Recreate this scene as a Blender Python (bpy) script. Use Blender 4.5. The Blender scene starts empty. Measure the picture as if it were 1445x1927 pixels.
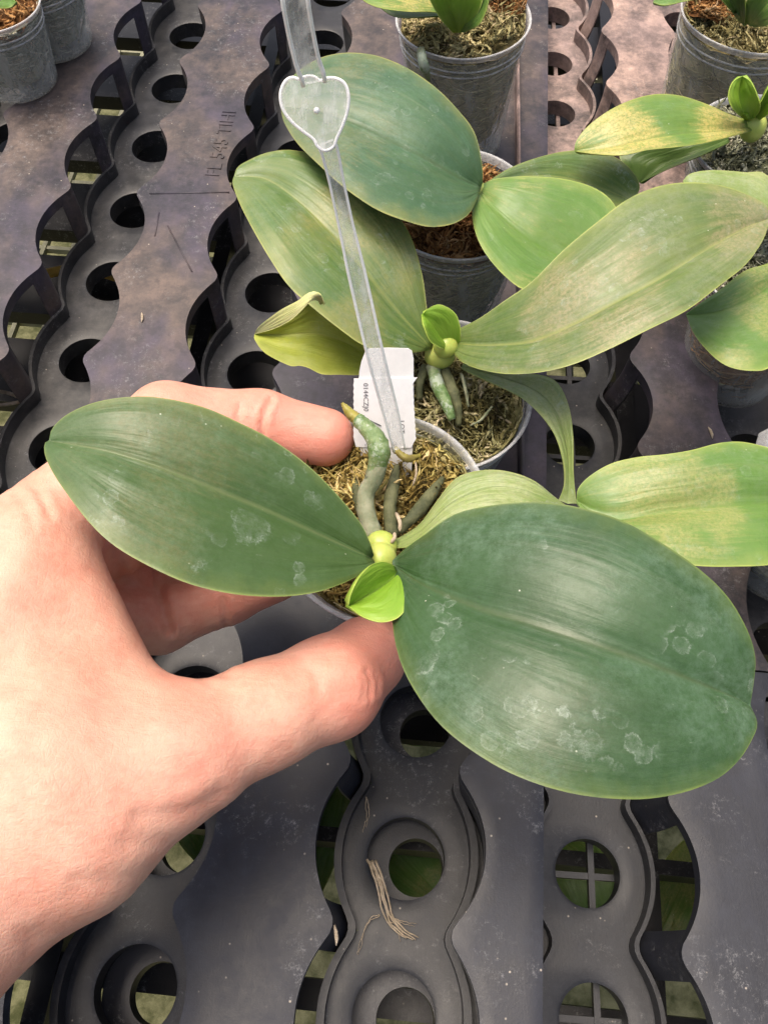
import bpy, math, random
import numpy as np
from mathutils import Vector, Matrix
random.seed(7); RNG = np.random.default_rng(7)
SC = bpy.context.scene
COL = SC.collection
S = 0.01                                  # everything below is written in centimetres
F, PITCH, HC = 1600.0, math.radians(62), 30.0
CX, CY = 722.5, 963.5
# ---------------------------------------------------------------- camera
cam = bpy.data.cameras.new('camera'); co = bpy.data.objects.new('camera', cam); COL.objects.link(co)
cam.sensor_fit = 'VERTICAL'; cam.sensor_height = 36; cam.lens = F / 1927 * 36
cam.clip_start = 0.005; cam.clip_end = 100
co.location = (0, 0, HC * S); co.rotation_euler = (math.pi / 2 - PITCH, 0, 0)
SC.camera = co
# ---------------------------------------------------------------- world, sun, exposure
world = bpy.data.worlds.new('World'); SC.world = world; world.use_nodes = True
wt = world.node_tree; bg = wt.nodes['Background']
sky = wt.nodes.new('ShaderNodeTexSky'); sky.sky_type = 'NISHITA'; sky.sun_disc = False
SUN_EL, SUN_AZ = math.radians(76), math.radians(-50)   # azimuth from +Y towards +X
sky.sun_elevation = SUN_EL; sky.sun_rotation = SUN_AZ; sky.air_density = 1.0; sky.dust_density = 8.0; sky.ozone_density = 1.0
wt.links.new(sky.outputs[0], bg.inputs[0]); bg.inputs[1].default_value = 0.125
sl = bpy.data.lights.new('sun', 'SUN'); sl.energy = 1.8; sl.angle = math.radians(34); sl.color = (1.0, 0.88, 0.74)
so = bpy.data.objects.new('sun', sl); COL.objects.link(so)
sd = Vector((math.sin(SUN_AZ) * math.cos(SUN_EL), math.cos(SUN_AZ) * math.cos(SUN_EL), math.sin(SUN_EL)))
so.rotation_euler = sd.to_track_quat('Z', 'Y').to_euler(); so.location = sd * 2
SC.view_settings.view_transform = 'Standard'; SC.view_settings.look = 'None'; SC.view_settings.gamma = 1.0
SC.view_settings.exposure = 0.62
# ---------------------------------------------------------------- measuring helpers (cm)
FW = np.array([0, math.cos(PITCH), -math.sin(PITCH)]); UPV = np.array([0, math.sin(PITCH), math.cos(PITCH)]); RT = np.array([1., 0, 0])
CAM = np.array([0, 0, HC])
def ray(x, y): return FW + RT * (x - CX) / F - UPV * (y - CY) / F
def on(x, y, z):                           # the point that stands at height z
    d = ray(x, y); return CAM + d * ((z - HC) / d[2])
def at(x, y, d): return CAM + ray(x, y) * d   # the point at distance d in front of the lens
TH = math.radians(5.3)                     # the trays lie turned by this much
def bench(v, u, z): return (v * math.cos(TH) + u * math.sin(TH), -v * math.sin(TH) + u * math.cos(TH), z)
# ---------------------------------------------------------------- objects
BASE = {}
def tag(o, label=None, cat=None, group=None, kind=None):
    if label: o['label'] = label
    if cat: o['category'] = cat
    if group: o['group'] = group
    if kind: o['kind'] = kind
    return o
def thing(name, label, cat, loc=(0, 0, 0), group=None):
    o = bpy.data.objects.new(name, None); COL.objects.link(o); o.empty_display_size = 0.01
    loc = np.array(loc, float); o.location = tuple(loc * S); BASE[o.name] = loc
    return tag(o, label, cat, group)
def mesh(name, V, Fc, mat, parent=None, uv=None, smooth=True, attr=None, pos=None):
    V = np.asarray(V, float)
    base = BASE[parent.name] if parent else (np.array(pos, float) if pos is not None else np.zeros(3))
    me = bpy.data.meshes.new(name)
    me.from_pydata([tuple(p) for p in ((V - base) * S).tolist()], [], [tuple(f) for f in Fc])
    if uv is not None:
        ul = me.uv_layers.new(name='UVMap'); li = np.empty(len(me.loops), np.int32); me.loops.foreach_get('vertex_index', li)
        ul.data.foreach_set('uv', np.asarray(uv, np.float32)[li].ravel())
    if attr is not None:
        a = me.attributes.new('tone', 'FLOAT', 'POINT'); a.data.foreach_set('value', np.asarray(attr, np.float32))
    if smooth is not False:
        me.polygons.foreach_set('use_smooth', [True] * len(me.polygons))
        if smooth is not True: me.set_sharp_from_angle(angle=math.radians(smooth))
    me.materials.append(mat); me.update()
    o = bpy.data.objects.new(name, me); COL.objects.link(o); BASE[o.name] = base
    if parent: o.parent = parent
    elif pos is not None: o.location = tuple(base * S)
    return o
class MB:
    def __init__(s): s.V = []; s.F = []; s.UV = []; s.n = 0
    def add(s, V, Fc, UV=None):
        V = np.asarray(V, float).reshape(-1, 3); n = s.n
        s.V.append(V); s.F += [tuple(i + n for i in f) for f in Fc]; s.n += len(V)
        s.UV.append(np.zeros((len(V), 2)) if UV is None else np.asarray(UV, float))
        return s
    def box(s, c, sx, sy, sz, ax=None):
        c = np.array(c, float); A = np.eye(3) if ax is None else np.array(ax, float)
        V = [c + A.T @ np.array([i * sx / 2, j * sy / 2, k * sz / 2]) for k in (-1, 1) for j in (-1, 1) for i in (-1, 1)]
        return s.add(V, [(0, 2, 3, 1), (4, 5, 7, 6), (0, 1, 5, 4), (2, 6, 7, 3), (0, 4, 6, 2), (1, 3, 7, 5)])
    def tube(s, P, R, n=8, cap=True):
        P = np.asarray(P, float); R = np.broadcast_to(np.asarray(R, float), (len(P),))
        T = np.gradient(P, axis=0); T /= np.linalg.norm(T, axis=1)[:, None] + 1e-9
        ref = np.array([0.3, 0.2, 0.93]); V = []
        for i in range(len(P)):
            a = np.cross(T[i], ref); a /= np.linalg.norm(a) + 1e-9; b = np.cross(T[i], a)
            for k in range(n):
                an = 2 * math.pi * k / n; V.append(P[i] + R[i] * (a * math.cos(an) + b * math.sin(an)))
        Fc = [(i * n + k, i * n + (k + 1) % n, (i + 1) * n + (k + 1) % n, (i + 1) * n + k) for i in range(len(P) - 1) for k in range(n)]
        if cap: Fc += [tuple(range(n))[::-1], tuple((len(P) - 1) * n + k for k in range(n))]
        uv = [(i / (len(P) - 1), k / n) for i in range(len(P)) for k in range(n)]
        return s.add(V, Fc, uv)
    def build(s, name, mat, parent=None, smooth=True, pos=None):
        return mesh(name, np.concatenate(s.V), s.F, mat, parent, uv=np.concatenate(s.UV), smooth=smooth, pos=pos)
def spline(P, n, ease=None):               # Catmull-Rom through P, resampled by arc length
    P = np.asarray(P, float); Q = np.vstack([2 * P[0] - P[1], P, 2 * P[-1] - P[-2]]); out = []
    for i in range(1, len(Q) - 2):
        t = np.linspace(0, 1, 16, endpoint=False)[:, None]; a, b, c, d = Q[i - 1], Q[i], Q[i + 1], Q[i + 2]
        out.append(.5 * ((2 * b) + (c - a) * t + (2 * a - 5 * b + 4 * c - d) * t ** 2 + (3 * b - a - 3 * c + d) * t ** 3))
    out.append(P[-1:]); D = np.concatenate(out)
    L = np.r_[0, np.cumsum(np.linalg.norm(np.diff(D[:, :2], axis=0), axis=1))]; L /= L[-1]
    t = np.linspace(0, 1, n) if ease is None else ease
    return np.stack([np.interp(t, L, D[:, k]) for k in range(P.shape[1])], 1)
# ---------------------------------------------------------------- materials
class NT:
    def __init__(s, name):
        s.m = bpy.data.materials.new(name); s.m.use_nodes = True; s.t = s.m.node_tree; s.N = s.t.nodes; s.b = s.N['Principled BSDF']; s._o = None
    def l(s, a, b): s.t.links.new(a, b)
    def set(s, sock, v):
        if hasattr(v, 'is_output') or isinstance(v, bpy.types.NodeSocket): s.l(v, sock)
        elif isinstance(v, (tuple, list)) and len(v) == 3 and sock.type == 'RGBA': sock.default_value = (*v, 1)
        else: sock.default_value = v
    def obj(s):
        if s._o is None:
            tc = s.N.new('ShaderNodeTexCoord'); mp = s.N.new('ShaderNodeMapping'); mp.inputs['Scale'].default_value = (100,) * 3
            s.l(tc.outputs['Object'], mp.inputs[0]); s._o = mp.outputs[0]; s._tc = tc
        return s._o
    def map(s, v, scale, rot=(0, 0, 0)):
        mp = s.N.new('ShaderNodeMapping'); mp.inputs['Scale'].default_value = scale; mp.inputs['Rotation'].default_value = rot; s.l(v, mp.inputs[0]); return mp.outputs[0]
    def noise(s, scale, detail=4, rough=.55, vec=None, dist=0):
        n = s.N.new('ShaderNodeTexNoise'); n.inputs['Scale'].default_value = scale; n.inputs['Detail'].default_value = detail
        n.inputs['Roughness'].default_value = rough; n.inputs['Distortion'].default_value = dist; s.l(vec or s.obj(), n.inputs['Vector']); return n.outputs[0]
    def vor(s, scale, feature='F1', vec=None, out=0):
        n = s.N.new('ShaderNodeTexVoronoi'); n.feature = feature; n.inputs['Scale'].default_value = scale; s.l(vec or s.obj(), n.inputs['Vector']); return n.outputs[out]
    def ramp(s, v, a, b, c=0., d=1.):
        n = s.N.new('ShaderNodeMapRange'); n.interpolation_type = 'SMOOTHSTEP'; s.set(n.inputs[0], v)
        for i, x in zip((1, 2, 3, 4), (a, b, c, d)): n.inputs[i].default_value = x
        return n.outputs[0]
    def math(s, op, a, b=0., c=0.):
        n = s.N.new('ShaderNodeMath'); n.operation = op; s.set(n.inputs[0], a); s.set(n.inputs[1], b); s.set(n.inputs[2], c); return n.outputs[0]
    def mix(s, f, a, b):
        n = s.N.new('ShaderNodeMix'); n.data_type = 'RGBA'; s.set(n.inputs[0], f); s.set(n.inputs[6], a); s.set(n.inputs[7], b); return n.outputs[2]
    def bump(s, h, strength, dist=.001, prev=None):
        n = s.N.new('ShaderNodeBump'); n.inputs['Strength'].default_value = strength; n.inputs['Distance'].default_value = dist; s.l(h, n.inputs['Height'])
        if prev: s.l(prev, n.inputs['Normal'])
        return n.outputs[0]
    def out(s, **k):
        nm = {'color': 'Base Color', 'rough': 'Roughness', 'spec': 'Specular IOR Level', 'alpha': 'Alpha', 'normal': 'Normal', 'sss': 'Subsurface Weight', 'trans': 'Transmission Weight', 'metal': 'Metallic', 'coat': 'Coat Weight', 'coatr': 'Coat Roughness'}
        for a, v in k.items(): s.set(s.b.inputs[nm[a]], v)
        return s.m
def mat_plastic(name, c=(.020, .021, .025), dust=(.15, .125, .118), dust2=(.09, .095, .12), amt=.5, rough=.36):
    n = NT(name)
    big = n.ramp(n.noise(.13, 5, .62), .36, .66); fine = n.ramp(n.noise(1.5, 9, .78), .36, .72); mid_ = n.ramp(n.noise(.5, 6, .7), .38, .66)
    scr = n.noise(1.0, 6, .75, vec=n.map(n.obj(), (7, .4, 1), (0, 0, .1))); scr2 = n.ramp(n.noise(1.0, 6, .8, vec=n.map(n.obj(), (.5, 9, 1), (0, 0, -.6))), .60, .70)
    d = n.math('MULTIPLY', n.math('ADD', n.math('MULTIPLY', fine, .50), n.math('ADD', n.math('MULTIPLY', big, .35), n.math('MULTIPLY', mid_, .35))), amt)
    d = n.math('ADD', d, n.math('MULTIPLY', scr2, .16 * (amt + .3))); d = n.math('ADD', d, n.math('MULTIPLY', n.ramp(scr, .56, .72), .16 * (amt + .3)))
    dc = n.mix(n.ramp(n.noise(.18, 4, .6, vec=n.map(n.obj(), (1, .7, 1), (.4, 0, 1.1))), .40, .60), dust, dust2)
    c1 = n.mix(d, c, dc)
    chalk = n.math('MULTIPLY', n.ramp(n.noise(3.2, 11, .9), .53, .62), n.ramp(n.noise(.30, 3, .6), .47, .60))
    c2 = n.mix(n.math('MULTIPLY', chalk, .5), c1, (.34, .34, .34))
    wet = n.math('MULTIPLY', n.ramp(n.noise(.6, 6, .7, vec=n.map(n.obj(), (1, 1, 1), (1, 2, 0))), .55, .62), .35); c2 = n.mix(wet, c2, c)
    speck = n.math('MULTIPLY', n.ramp(n.vor(1.9), .03, .09, 1, 0), n.ramp(n.noise(.7, 2), .50, .60))
    c3 = n.mix(n.math('MULTIPLY', speck, .8), c2, (.5, .44, .36))
    r = n.math('ADD', n.math('MULTIPLY', d, .35), rough)
    h = n.math('ADD', n.noise(14, 4, .7), n.math('ADD', n.math('MULTIPLY', scr, .6), n.math('MULTIPLY', chalk, .8)))
    return n.out(color=c3, rough=r, spec=.38, normal=n.bump(h, .11, .0007))
def mat_leaf(name, c1, c2, edge=(.30, .36, .09), rib=(.20, .27, .10), patch=(.42, .36, .12), pamt=0., film=.2, rough=.38, spots=.3, pscale=.3, streak=.25, filmc=(.30, .42, .36), rip=.3):
    n = NT(name); n.obj(); uv = n._tc.outputs['UV']
    sp = n.N.new('ShaderNodeSeparateXYZ'); n.l(uv, sp.inputs[0]); U, Vv = sp.outputs[0], sp.outputs[1]
    a = n.math('MULTIPLY', n.math('ABSOLUTE', n.math('SUBTRACT', Vv, .5)), 2.)
    vein = n.noise(1, 5, .6, vec=n.map(uv, (2.5, 55, 1))); vein2 = n.noise(1, 3, .6, vec=n.map(uv, (1.2, 13, 1)))
    base = n.mix(n.ramp(n.noise(.45, 5, .6), .38, .64), c1, c2)
    base = n.mix(n.math('MULTIPLY', n.ramp(vein2, .42, .66), streak), base, edge)
    base = n.mix(n.math('MULTIPLY', n.ramp(vein, .50, .72), streak * .7), base, tuple(x * 1.9 for x in c2))
    if pamt > 0:
        pn = n.math('ADD', n.noise(pscale, 3, .6), n.math('MULTIPLY', n.math('SUBTRACT', n.noise(1, 5, .75, vec=n.map(uv, (5, 22, 1))), .5), .35))
        pk = n.ramp(pn, .48, .60)
        grain = n.ramp(n.noise(9, 5, .8), .25, .7)
        base = n.mix(n.math('MULTIPLY', n.math('MULTIPLY', pk, grain), pamt), base, patch)
    if film > 0:
        fl = n.math('MULTIPLY', n.math('ADD', n.math('MULTIPLY', n.ramp(n.noise(.33, 5, .62), .42, .62), .75), .25), n.ramp(n.noise(3.4, 12, .9), .38, .66))
        base = n.mix(n.math('MULTIPLY', fl, film), base, filmc)
    if spots > 0:
        tot = None
        for sc_, gt, off in ((.75, .54, 0), (2.1, .54, 2.)):
            vec = n.map(n.obj(), (1, 1, 1), (off, off * .5, 0)); w = n.math('ADD', n.vor(sc_, vec=vec), n.math('MULTIPLY', n.math('SUBTRACT', n.noise(1.5, 7, .75), .5), .95))
            ring = n.math('MULTIPLY', n.ramp(w, .30, .36), n.ramp(w, .36, .42, 1, 0)); disc = n.math('MULTIPLY', n.ramp(w, .32, .38, 1, 0), .45)
            k = n.math('MULTIPLY', n.math('ADD', ring, disc), n.ramp(n.noise(.55, 2, vec=vec), gt, gt + .08)); tot = k if tot is None else n.math('MAXIMUM', tot, k)
        sk = n.math('MULTIPLY', tot, n.ramp(n.noise(4, 10, .9), .42, .62))
        base = n.mix(n.math('MULTIPLY', sk, spots), base, (.40, .47, .40))
        dots = n.math('MULTIPLY', n.ramp(n.vor(2.4), .02, .06, 1, 0), n.ramp(n.noise(.8, 1), .45, .6)); base = n.mix(n.math('MULTIPLY', dots, .7), base, (.75, .78, .62))
        scf = n.math('MULTIPLY', n.ramp(n.noise(1, 9, .82, vec=n.map(uv, (9, 26, 1))), .60, .68), n.ramp(n.noise(.5, 3), .48, .60)); base = n.mix(n.math('MULTIPLY', scf, spots * .8), base, (.50, .55, .44))
    g1 = n.ramp(n.noise(1, 11, .92, vec=n.map(uv, (10, 34, 1)), dist=.6), .50, .66); g2 = n.ramp(n.noise(14, 8, .9), .50, .66)
    if spots > 0:
        base = n.mix(n.math('MULTIPLY', n.math('MULTIPLY', g1, n.ramp(n.noise(.5, 3, .6), .35, .6)), .22 + .25 * pamt * (streak > .1)), base, tuple(min(1, x * 1.5 + .08) for x in c2))
        base = n.mix(n.math('MULTIPLY', g2, .16), base, tuple(x * 1.35 + .05 for x in c2))
        base = n.mix(n.math('MULTIPLY', n.ramp(n.noise(5, 8, .85), .52, .68), .30), base, tuple(x * .5 for x in c1))
    base = n.mix(n.math('MULTIPLY', n.ramp(a, .0, .055, 1, 0), .5), base, rib)
    base = n.mix(n.math('MULTIPLY', n.ramp(n.math('ADD', a, n.math('MULTIPLY', n.math('SUBTRACT', n.noise(1.2, 5, .7), .5), .5)), .78, 1.05), .45), base, edge)
    base = n.mix(n.math('MULTIPLY', n.ramp(a, .972, .995), n.ramp(n.noise(1.5, 3), .25, .6)), base, tuple(min(1, x * 1.15) for x in edge))
    vein = n.math('MULTIPLY', vein, n.ramp(U, .70, .97, 1, 0))
    h = n.math('ADD', n.math('MULTIPLY', vein, .6), n.math('MULTIPLY', n.noise(12, 3, .6), .35))
    h = n.math('ADD', h, n.math('MULTIPLY', n.ramp(a, 0, .05), .9))
    ripv = rip; rip = n.math('MULTIPLY', n.noise(1, 3, .5, vec=n.map(uv, (1.3, 5, 1)), dist=.3), n.ramp(U, .70, .97, 1, 0)); h2 = n.math('ADD', rip, n.math('MULTIPLY', n.noise(.6, 2, .5), .25))
    rr = n.math('ADD', n.math('MULTIPLY', n.noise(2.5, 6, .7), .25), rough - .06)
    m = n.out(color=base, rough=rr, spec=.5, normal=n.bump(h, .22, .0006, prev=n.bump(h2, ripv, .006)), sss=.12)
    n.b.inputs['Subsurface Radius'].default_value = (.4, 1, .2); n.b.inputs['Subsurface Scale'].default_value = .001
    return m
def mat_simple(name, c1, c2, sc=2., rough=.6, spec=.4, bs=.3, sss=0., d=.001):
    n = NT(name); c = n.mix(n.ramp(n.noise(sc, 6, .65), .3, .7), c1, c2)
    m = n.out(color=c, rough=rough, spec=spec, normal=n.bump(n.noise(sc * 4, 4, .7), bs, d), sss=sss)
    n.b.inputs['Subsurface Scale'].default_value = .002; return m
def mat_clear(name, tint=(.55, .56, .55), a0=.18, a1=.5, rough=.22, sc=1.2, stretch=(1, 1, 1), spec=.7, coatw=0.):
    n = NT(name); k = n.ramp(n.noise(sc, 7, .72, vec=n.map(n.obj(), stretch)), .38, .72)
    lw = n.N.new('ShaderNodeLayerWeight'); lw.inputs[0].default_value = .35
    al = n.math('ADD', n.math('ADD', n.math('MULTIPLY', k, a1 - a0), a0), n.math('MULTIPLY', lw.outputs[1], .38))
    n.t.nodes.active = n.b
    return n.out(color=tint, rough=n.math('ADD', n.math('MULTIPLY', k, .3), rough), spec=spec, alpha=n.math('MINIMUM', al, .97), normal=n.bump(n.noise(4, 4, .6), .15, .001))
M = {}
M['tray'] = mat_plastic('tray_plastic', dust=(.195, .145, .12), dust2=(.10, .082, .12), amt=.74)
M['tray_pink'] = mat_plastic('tray_plastic_sunlit_dust', (.05, .04, .04), dust=(.60, .42, .34), dust2=(.46, .33, .29), amt=.95, rough=.55)  # warm sunlight on the far tray is painted into this pale pink dust
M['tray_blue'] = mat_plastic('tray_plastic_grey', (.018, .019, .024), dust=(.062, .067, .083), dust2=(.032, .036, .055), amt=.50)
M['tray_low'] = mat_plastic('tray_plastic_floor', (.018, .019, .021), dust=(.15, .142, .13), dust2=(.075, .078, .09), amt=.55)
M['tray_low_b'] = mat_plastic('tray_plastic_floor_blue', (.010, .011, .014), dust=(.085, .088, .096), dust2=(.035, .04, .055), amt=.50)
M['tray_low_pink'] = mat_plastic('tray_floor_sunlit_dust', (.05, .045, .045), dust=(.58, .42, .36), dust2=(.40, .30, .28), amt=1.0, rough=.55)  # same painted warm light, for the floor of the far tray
M['bars'] = mat_plastic('bench_plastic', (.008, .008, .010), dust=(.03, .03, .034), dust2=(.02, .02, .03), amt=.3)
M['ground'] = mat_simple('mossy_concrete', (.04, .045, .015), (.17, .165, .085), .42, .9, .2, .4, d=.004)
M['lattice'] = mat_simple('pale_lattice_plastic', (.20, .20, .13), (.30, .29, .20), 1., .7, .2, .1)
M['pot'] = mat_clear('clear_pot_plastic', (.58, .58, .54), .05, .24, .12, 1.1, (1.6, 1.6, .5)) if False else mat_clear('clear_pot_plastic', (.74, .75, .68), .08, .34, .12, .9, (1.4, 1.4, .4))
M['pot_rim'] = mat_clear('clear_pot_rim', (.72, .73, .73), .26, .60, .14, 2.0)
M['stake'] = mat_clear('clear_stake_plastic', (.96, .96, .94), .12, .42, .15, 2.2, (2.5, 1, 1))
M['stake_edge'] = mat_clear('stake_edge_plastic', (1, 1, .98), .85, .97, .2, 3.0)
M['white'] = mat_simple('white_label_plastic', (.80, .80, .78), (.72, .72, .71), 1.5, .45, .4, .05)
M['paper'] = mat_simple('sticker_paper', (.86, .86, .86), (.80, .80, .80), 3, .6, .3, .05)
M['ink'] = mat_simple('print_ink', (.07, .07, .08), (.16, .16, .17), 8, .7, .2, 0)
M['root'] = mat_simple('orchid_root', (.17, .20, .11), (.32, .33, .22), 2.2, .6, .4, .4, .1)
def mat_root_green():
    n = NT('wet_orchid_root'); n.obj(); sp = n.N.new('ShaderNodeSeparateXYZ'); n.l(n._tc.outputs['UV'], sp.inputs[0])
    g_ = n.mix(n.ramp(n.noise(2.4, 6, .7), .35, .65), (.10, .185, .05), (.24, .33, .14)); w_ = n.mix(n.math('MULTIPLY', n.ramp(n.noise(1.1, 5, .8), .50, .60), .7), g_, (.50, .56, .46))
    r_ = n.mix(n.ramp(n.noise(2.2, 6, .65), .3, .7), (.17, .20, .11), (.32, .33, .22)); k = n.ramp(n.math('ADD', sp.outputs[0], n.math('MULTIPLY', n.noise(2, 4), .35)), .22, .50)
    return n.out(color=n.mix(k, r_, w_), rough=.36, spec=.5, normal=n.bump(n.noise(7, 5, .7), .45, .0012), sss=.05)
M['root_green'] = mat_root_green()
M['root_tip'] = mat_simple('root_tip', (.22, .17, .05), (.40, .36, .06), 1.5, .4, .4, .1)
M['root_dark'] = mat_simple('dark_orchid_root', (.06, .07, .032), (.15, .155, .075), 2.5, .6, .3, .4)  # darker olive tone for the side roots
M['stem'] = mat_simple('orchid_stem', (.36, .46, .08), (.50, .56, .13), 1.5, .35, .5, .1, .15)
M['dry'] = mat_simple('dry_leaf_sheath', (.34, .27, .18), (.58, .48, .36), 3.5, .8, .2, .6)
M['yellow'] = mat_simple('yellow_stick', (.65, .36, .05), (.75, .48, .10), 2, .5, .4, .1)
M['nail'] = mat_simple('finger_nail', (.66, .42, .34), (.74, .52, .44), 2, .3, .5, .05, .2)
# ---------------------------------------------------------------- leaves of the plants
G = dict(
 held=mat_leaf('leaf_dark_green', (.046, .095, .018), (.060, .115, .030), edge=(.155, .20, .045), rib=(.15, .19, .07), film=.50, spots=.42, streak=.04, patch=(.17, .15, .05), pamt=.55, pscale=.16, filmc=(.165, .24, .135)),
 big=mat_leaf('leaf_blue_green', (.026, .068, .016), (.038, .090, .027), edge=(.10, .145, .03), rib=(.07, .10, .035), film=.62, spots=.42, streak=.02, rough=.35, filmc=(.155, .24, .165), rip=.27, patch=(.12, .11, .055), pamt=.25, pscale=.14),
 pale=mat_leaf('leaf_pale_green', (.17, .25, .055), (.22, .29, .08), edge=(.32, .36, .11), film=.5, spots=.6, patch=(.50, .50, .27), pamt=.5, filmc=(.42, .46, .34), streak=.2),
 new=mat_leaf('leaf_new_growth', (.17, .32, .022), (.22, .37, .035), edge=(.38, .46, .09), rib=(.14, .26, .02), film=.0, spots=.0, streak=.06, rough=.38),
 mid=mat_leaf('leaf_mid_green', (.075, .145, .028), (.12, .175, .040), edge=(.27, .29, .07), rib=(.25, .28, .08), film=.4, spots=.5, patch=(.34, .30, .10), pamt=.6, streak=.22, pscale=.22, filmc=(.22, .28, .20)),
 right=mat_leaf('leaf_scuffed_green', (.075, .135, .025), (.115, .165, .038), edge=(.26, .30, .07), rib=(.29, .31, .09), film=.6, spots=.35, patch=(.33, .28, .14), pamt=.9, streak=.18, pscale=.2, filmc=(.25, .27, .18)),
 yel=mat_leaf('leaf_yellowing', (.26, .31, .025), (.33, .37, .045), edge=(.44, .45, .10), rib=(.35, .38, .08), film=.15, spots=.15, streak=.12, rough=.5),
 flap=mat_leaf('leaf_pale_underside', (.46, .48, .17), (.54, .54, .24), edge=(.56, .57, .22), rib=(.5, .5, .2), film=.1, spots=.2, streak=.1, rough=.6),
 far=mat_leaf('leaf_grey_green', (.045, .105, .040), (.065, .135, .055), edge=(.22, .23, .06), rib=(.06, .10, .035), film=.35, spots=.30, patch=(.24, .21, .08), pamt=.5, streak=.08, pscale=.15, filmc=(.17, .28, .22)),
 fresh=mat_leaf('leaf_fresh_green', (.095, .20, .028), (.12, .225, .04), edge=(.28, .34, .07), rib=(.10, .20, .025), film=.3, spots=.2, patch=(.34, .33, .11), pamt=.9, streak=.12, pscale=.24, filmc=(.22, .28, .18)),
 spot=mat_leaf('leaf_yellow_patched', (.10, .20, .025), (.14, .235, .035), edge=(.28, .32, .06), rib=(.13, .19, .04), film=.1, spots=.2, patch=(.60, .47, .15), pamt=1., streak=.15, pscale=.24),
 deep=mat_leaf('leaf_deep_green', (.045, .095, .012), (.07, .13, .018), edge=(.17, .23, .04), film=0, spots=0, streak=.1),  # deep plain green
)
def leaf(parent, mat, mid, left, right, lift=(0.3, 0.3), fold=.0, bulge=.12, thick=.13, nu=44, nv=20, wave=0., name='leaf', label=None):
    """mid: (px, py, height) from base to tip; left / right: (px, py) outlines from base to tip"""
    nu2 = nu; x = np.linspace(0, 1, nu2); e = np.sin(x * math.pi / 2) ** 1.0 * .55 + x * .45
    e = e / e[-1]
    m = spline(mid, nu2, e); L = spline([p[:2] for p in left], nu2, e); R = spline([p[:2] for p in right], nu2, e)
    prof = np.sin(np.clip(x, 0, 1) ** .8 * math.pi) ** .7
    if wave: prof2 = 1 + wave * np.sin(x * 17) * prof
    else: prof2 = np.ones(nu2)
    MP = np.array([on(*p) for p in m])
    LP = np.array([on(L[i, 0], L[i, 1], m[i, 2] + lift[0] * prof[i] * prof2[i]) for i in range(nu2)])
    RP = np.array([on(R[i, 0], R[i, 1], m[i, 2] + lift[1] * prof[i] * prof2[::-1][i]) for i in range(nu2)])
    vs = np.linspace(-1, 1, nv + 1); vs = np.sign(vs) * (1 - (1 - np.abs(vs)) ** 1.35)
    Gd = np.zeros((nu2, nv + 1, 3))
    for j, v in enumerate(vs):
        sd_ = LP if v < 0 else RP; a = abs(v)
        Gd[:, j] = MP * (1 - a) + sd_ * a
        w = np.linalg.norm(RP - LP, axis=1) * .5
        Gd[:, j, 2] += w * bulge * 4 * a * (1 - a) * .6 - fold * (1 - a) ** 6 * prof
    dU = np.gradient(Gd, axis=0); dV = np.gradient(Gd, axis=1); N = np.cross(dU, dV); nn = np.linalg.norm(N, axis=2)[..., None]
    N = N / (nn + 1e-9); N[nn[..., 0] < 1e-7] = (0, 0, 1)
    view = CAM - Gd
    up = (N * view).sum(2).mean() > 0
    if not up: N = -N
    tk = thick * np.sqrt(np.clip(1 - np.abs(vs) ** 6, 0, 1))[None, :, None] * np.clip((1 - x) * 14, 0, 1)[:, None, None] ** .5
    top = Gd; bot = Gd - N * tk
    nV = nv + 1; V = np.concatenate([top.reshape(-1, 3), bot.reshape(-1, 3)]); o2 = nu2 * nV
    uvg = np.stack(np.meshgrid(e, (vs + 1) / 2, indexing='ij'), 2).reshape(-1, 2); Fc = []
    for i in range(nu2 - 1):
        for j in range(nv):
            q = (i * nV + j, (i + 1) * nV + j, (i + 1) * nV + j + 1, i * nV + j + 1)
            Fc.append(q if up else q[::-1]); q2 = tuple(k + o2 for k in q); Fc.append(q2[::-1] if up else q2)
        for j, fl in ((0, 1), (nv, 0)):
            q = (i * nV + j, i * nV + j + o2, (i + 1) * nV + j + o2, (i + 1) * nV + j); Fc.append(q if (fl == up) else q[::-1])
    for i in (0, nu2 - 1):
        for j in range(nv):
            q = (i * nV + j, i * nV + j + 1, i * nV + j + 1 + o2, i * nV + j + o2); Fc.append(q)
    o = mesh(name, V, Fc, mat, parent, uv=np.concatenate([uvg, uvg]))
    if label: o['label'] = label
    return o
def mat_moss(name, cols):
    n = NT(name); info = n.N.new('ShaderNodeAttribute'); info.attribute_name = 'tone'
    cr = n.N.new('ShaderNodeValToRGB'); cr.color_ramp.elements[0].color = (*cols[0], 1); cr.color_ramp.elements[1].color = (*cols[-1], 1)
    for i, c in enumerate(cols[1:-1]):
        el = cr.color_ramp.elements.new((i + 1) / (len(cols) - 1)); el.color = (*c, 1)
    n.l(info.outputs['Fac'], cr.inputs[0])
    return n.out(color=cr.outputs[0], rough=.8, spec=.15, normal=n.bump(n.noise(12, 5, .8), .6, .0008), sss=.0)
M['moss_gold'] = mat_moss('moss_golden', [(.06, .045, .015), (.27, .19, .055), (.50, .37, .11), (.60, .52, .18), (.80, .62, .30)])
M['moss_green'] = mat_moss('moss_green_brown', [(.05, .04, .016), (.15, .13, .045), (.30, .27, .11), (.44, .42, .20), (.64, .54, .34)])
M['moss_rust'] = mat_moss('moss_rusty', [(.05, .022, .008), (.20, .09, .03), (.36, .17, .06), (.50, .27, .10), (.60, .40, .22)])
M['moss_grey'] = mat_moss('moss_grey_green', [(.05, .05, .03), (.17, .18, .10), (.32, .33, .22), (.46, .46, .34), (.6, .56, .44)])
M['moss_pale'] = mat_moss('moss_pale_gold', [(.08, .06, .025), (.24, .20, .08), (.40, .36, .17), (.52, .44, .22), (.68, .54, .32)])
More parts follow.
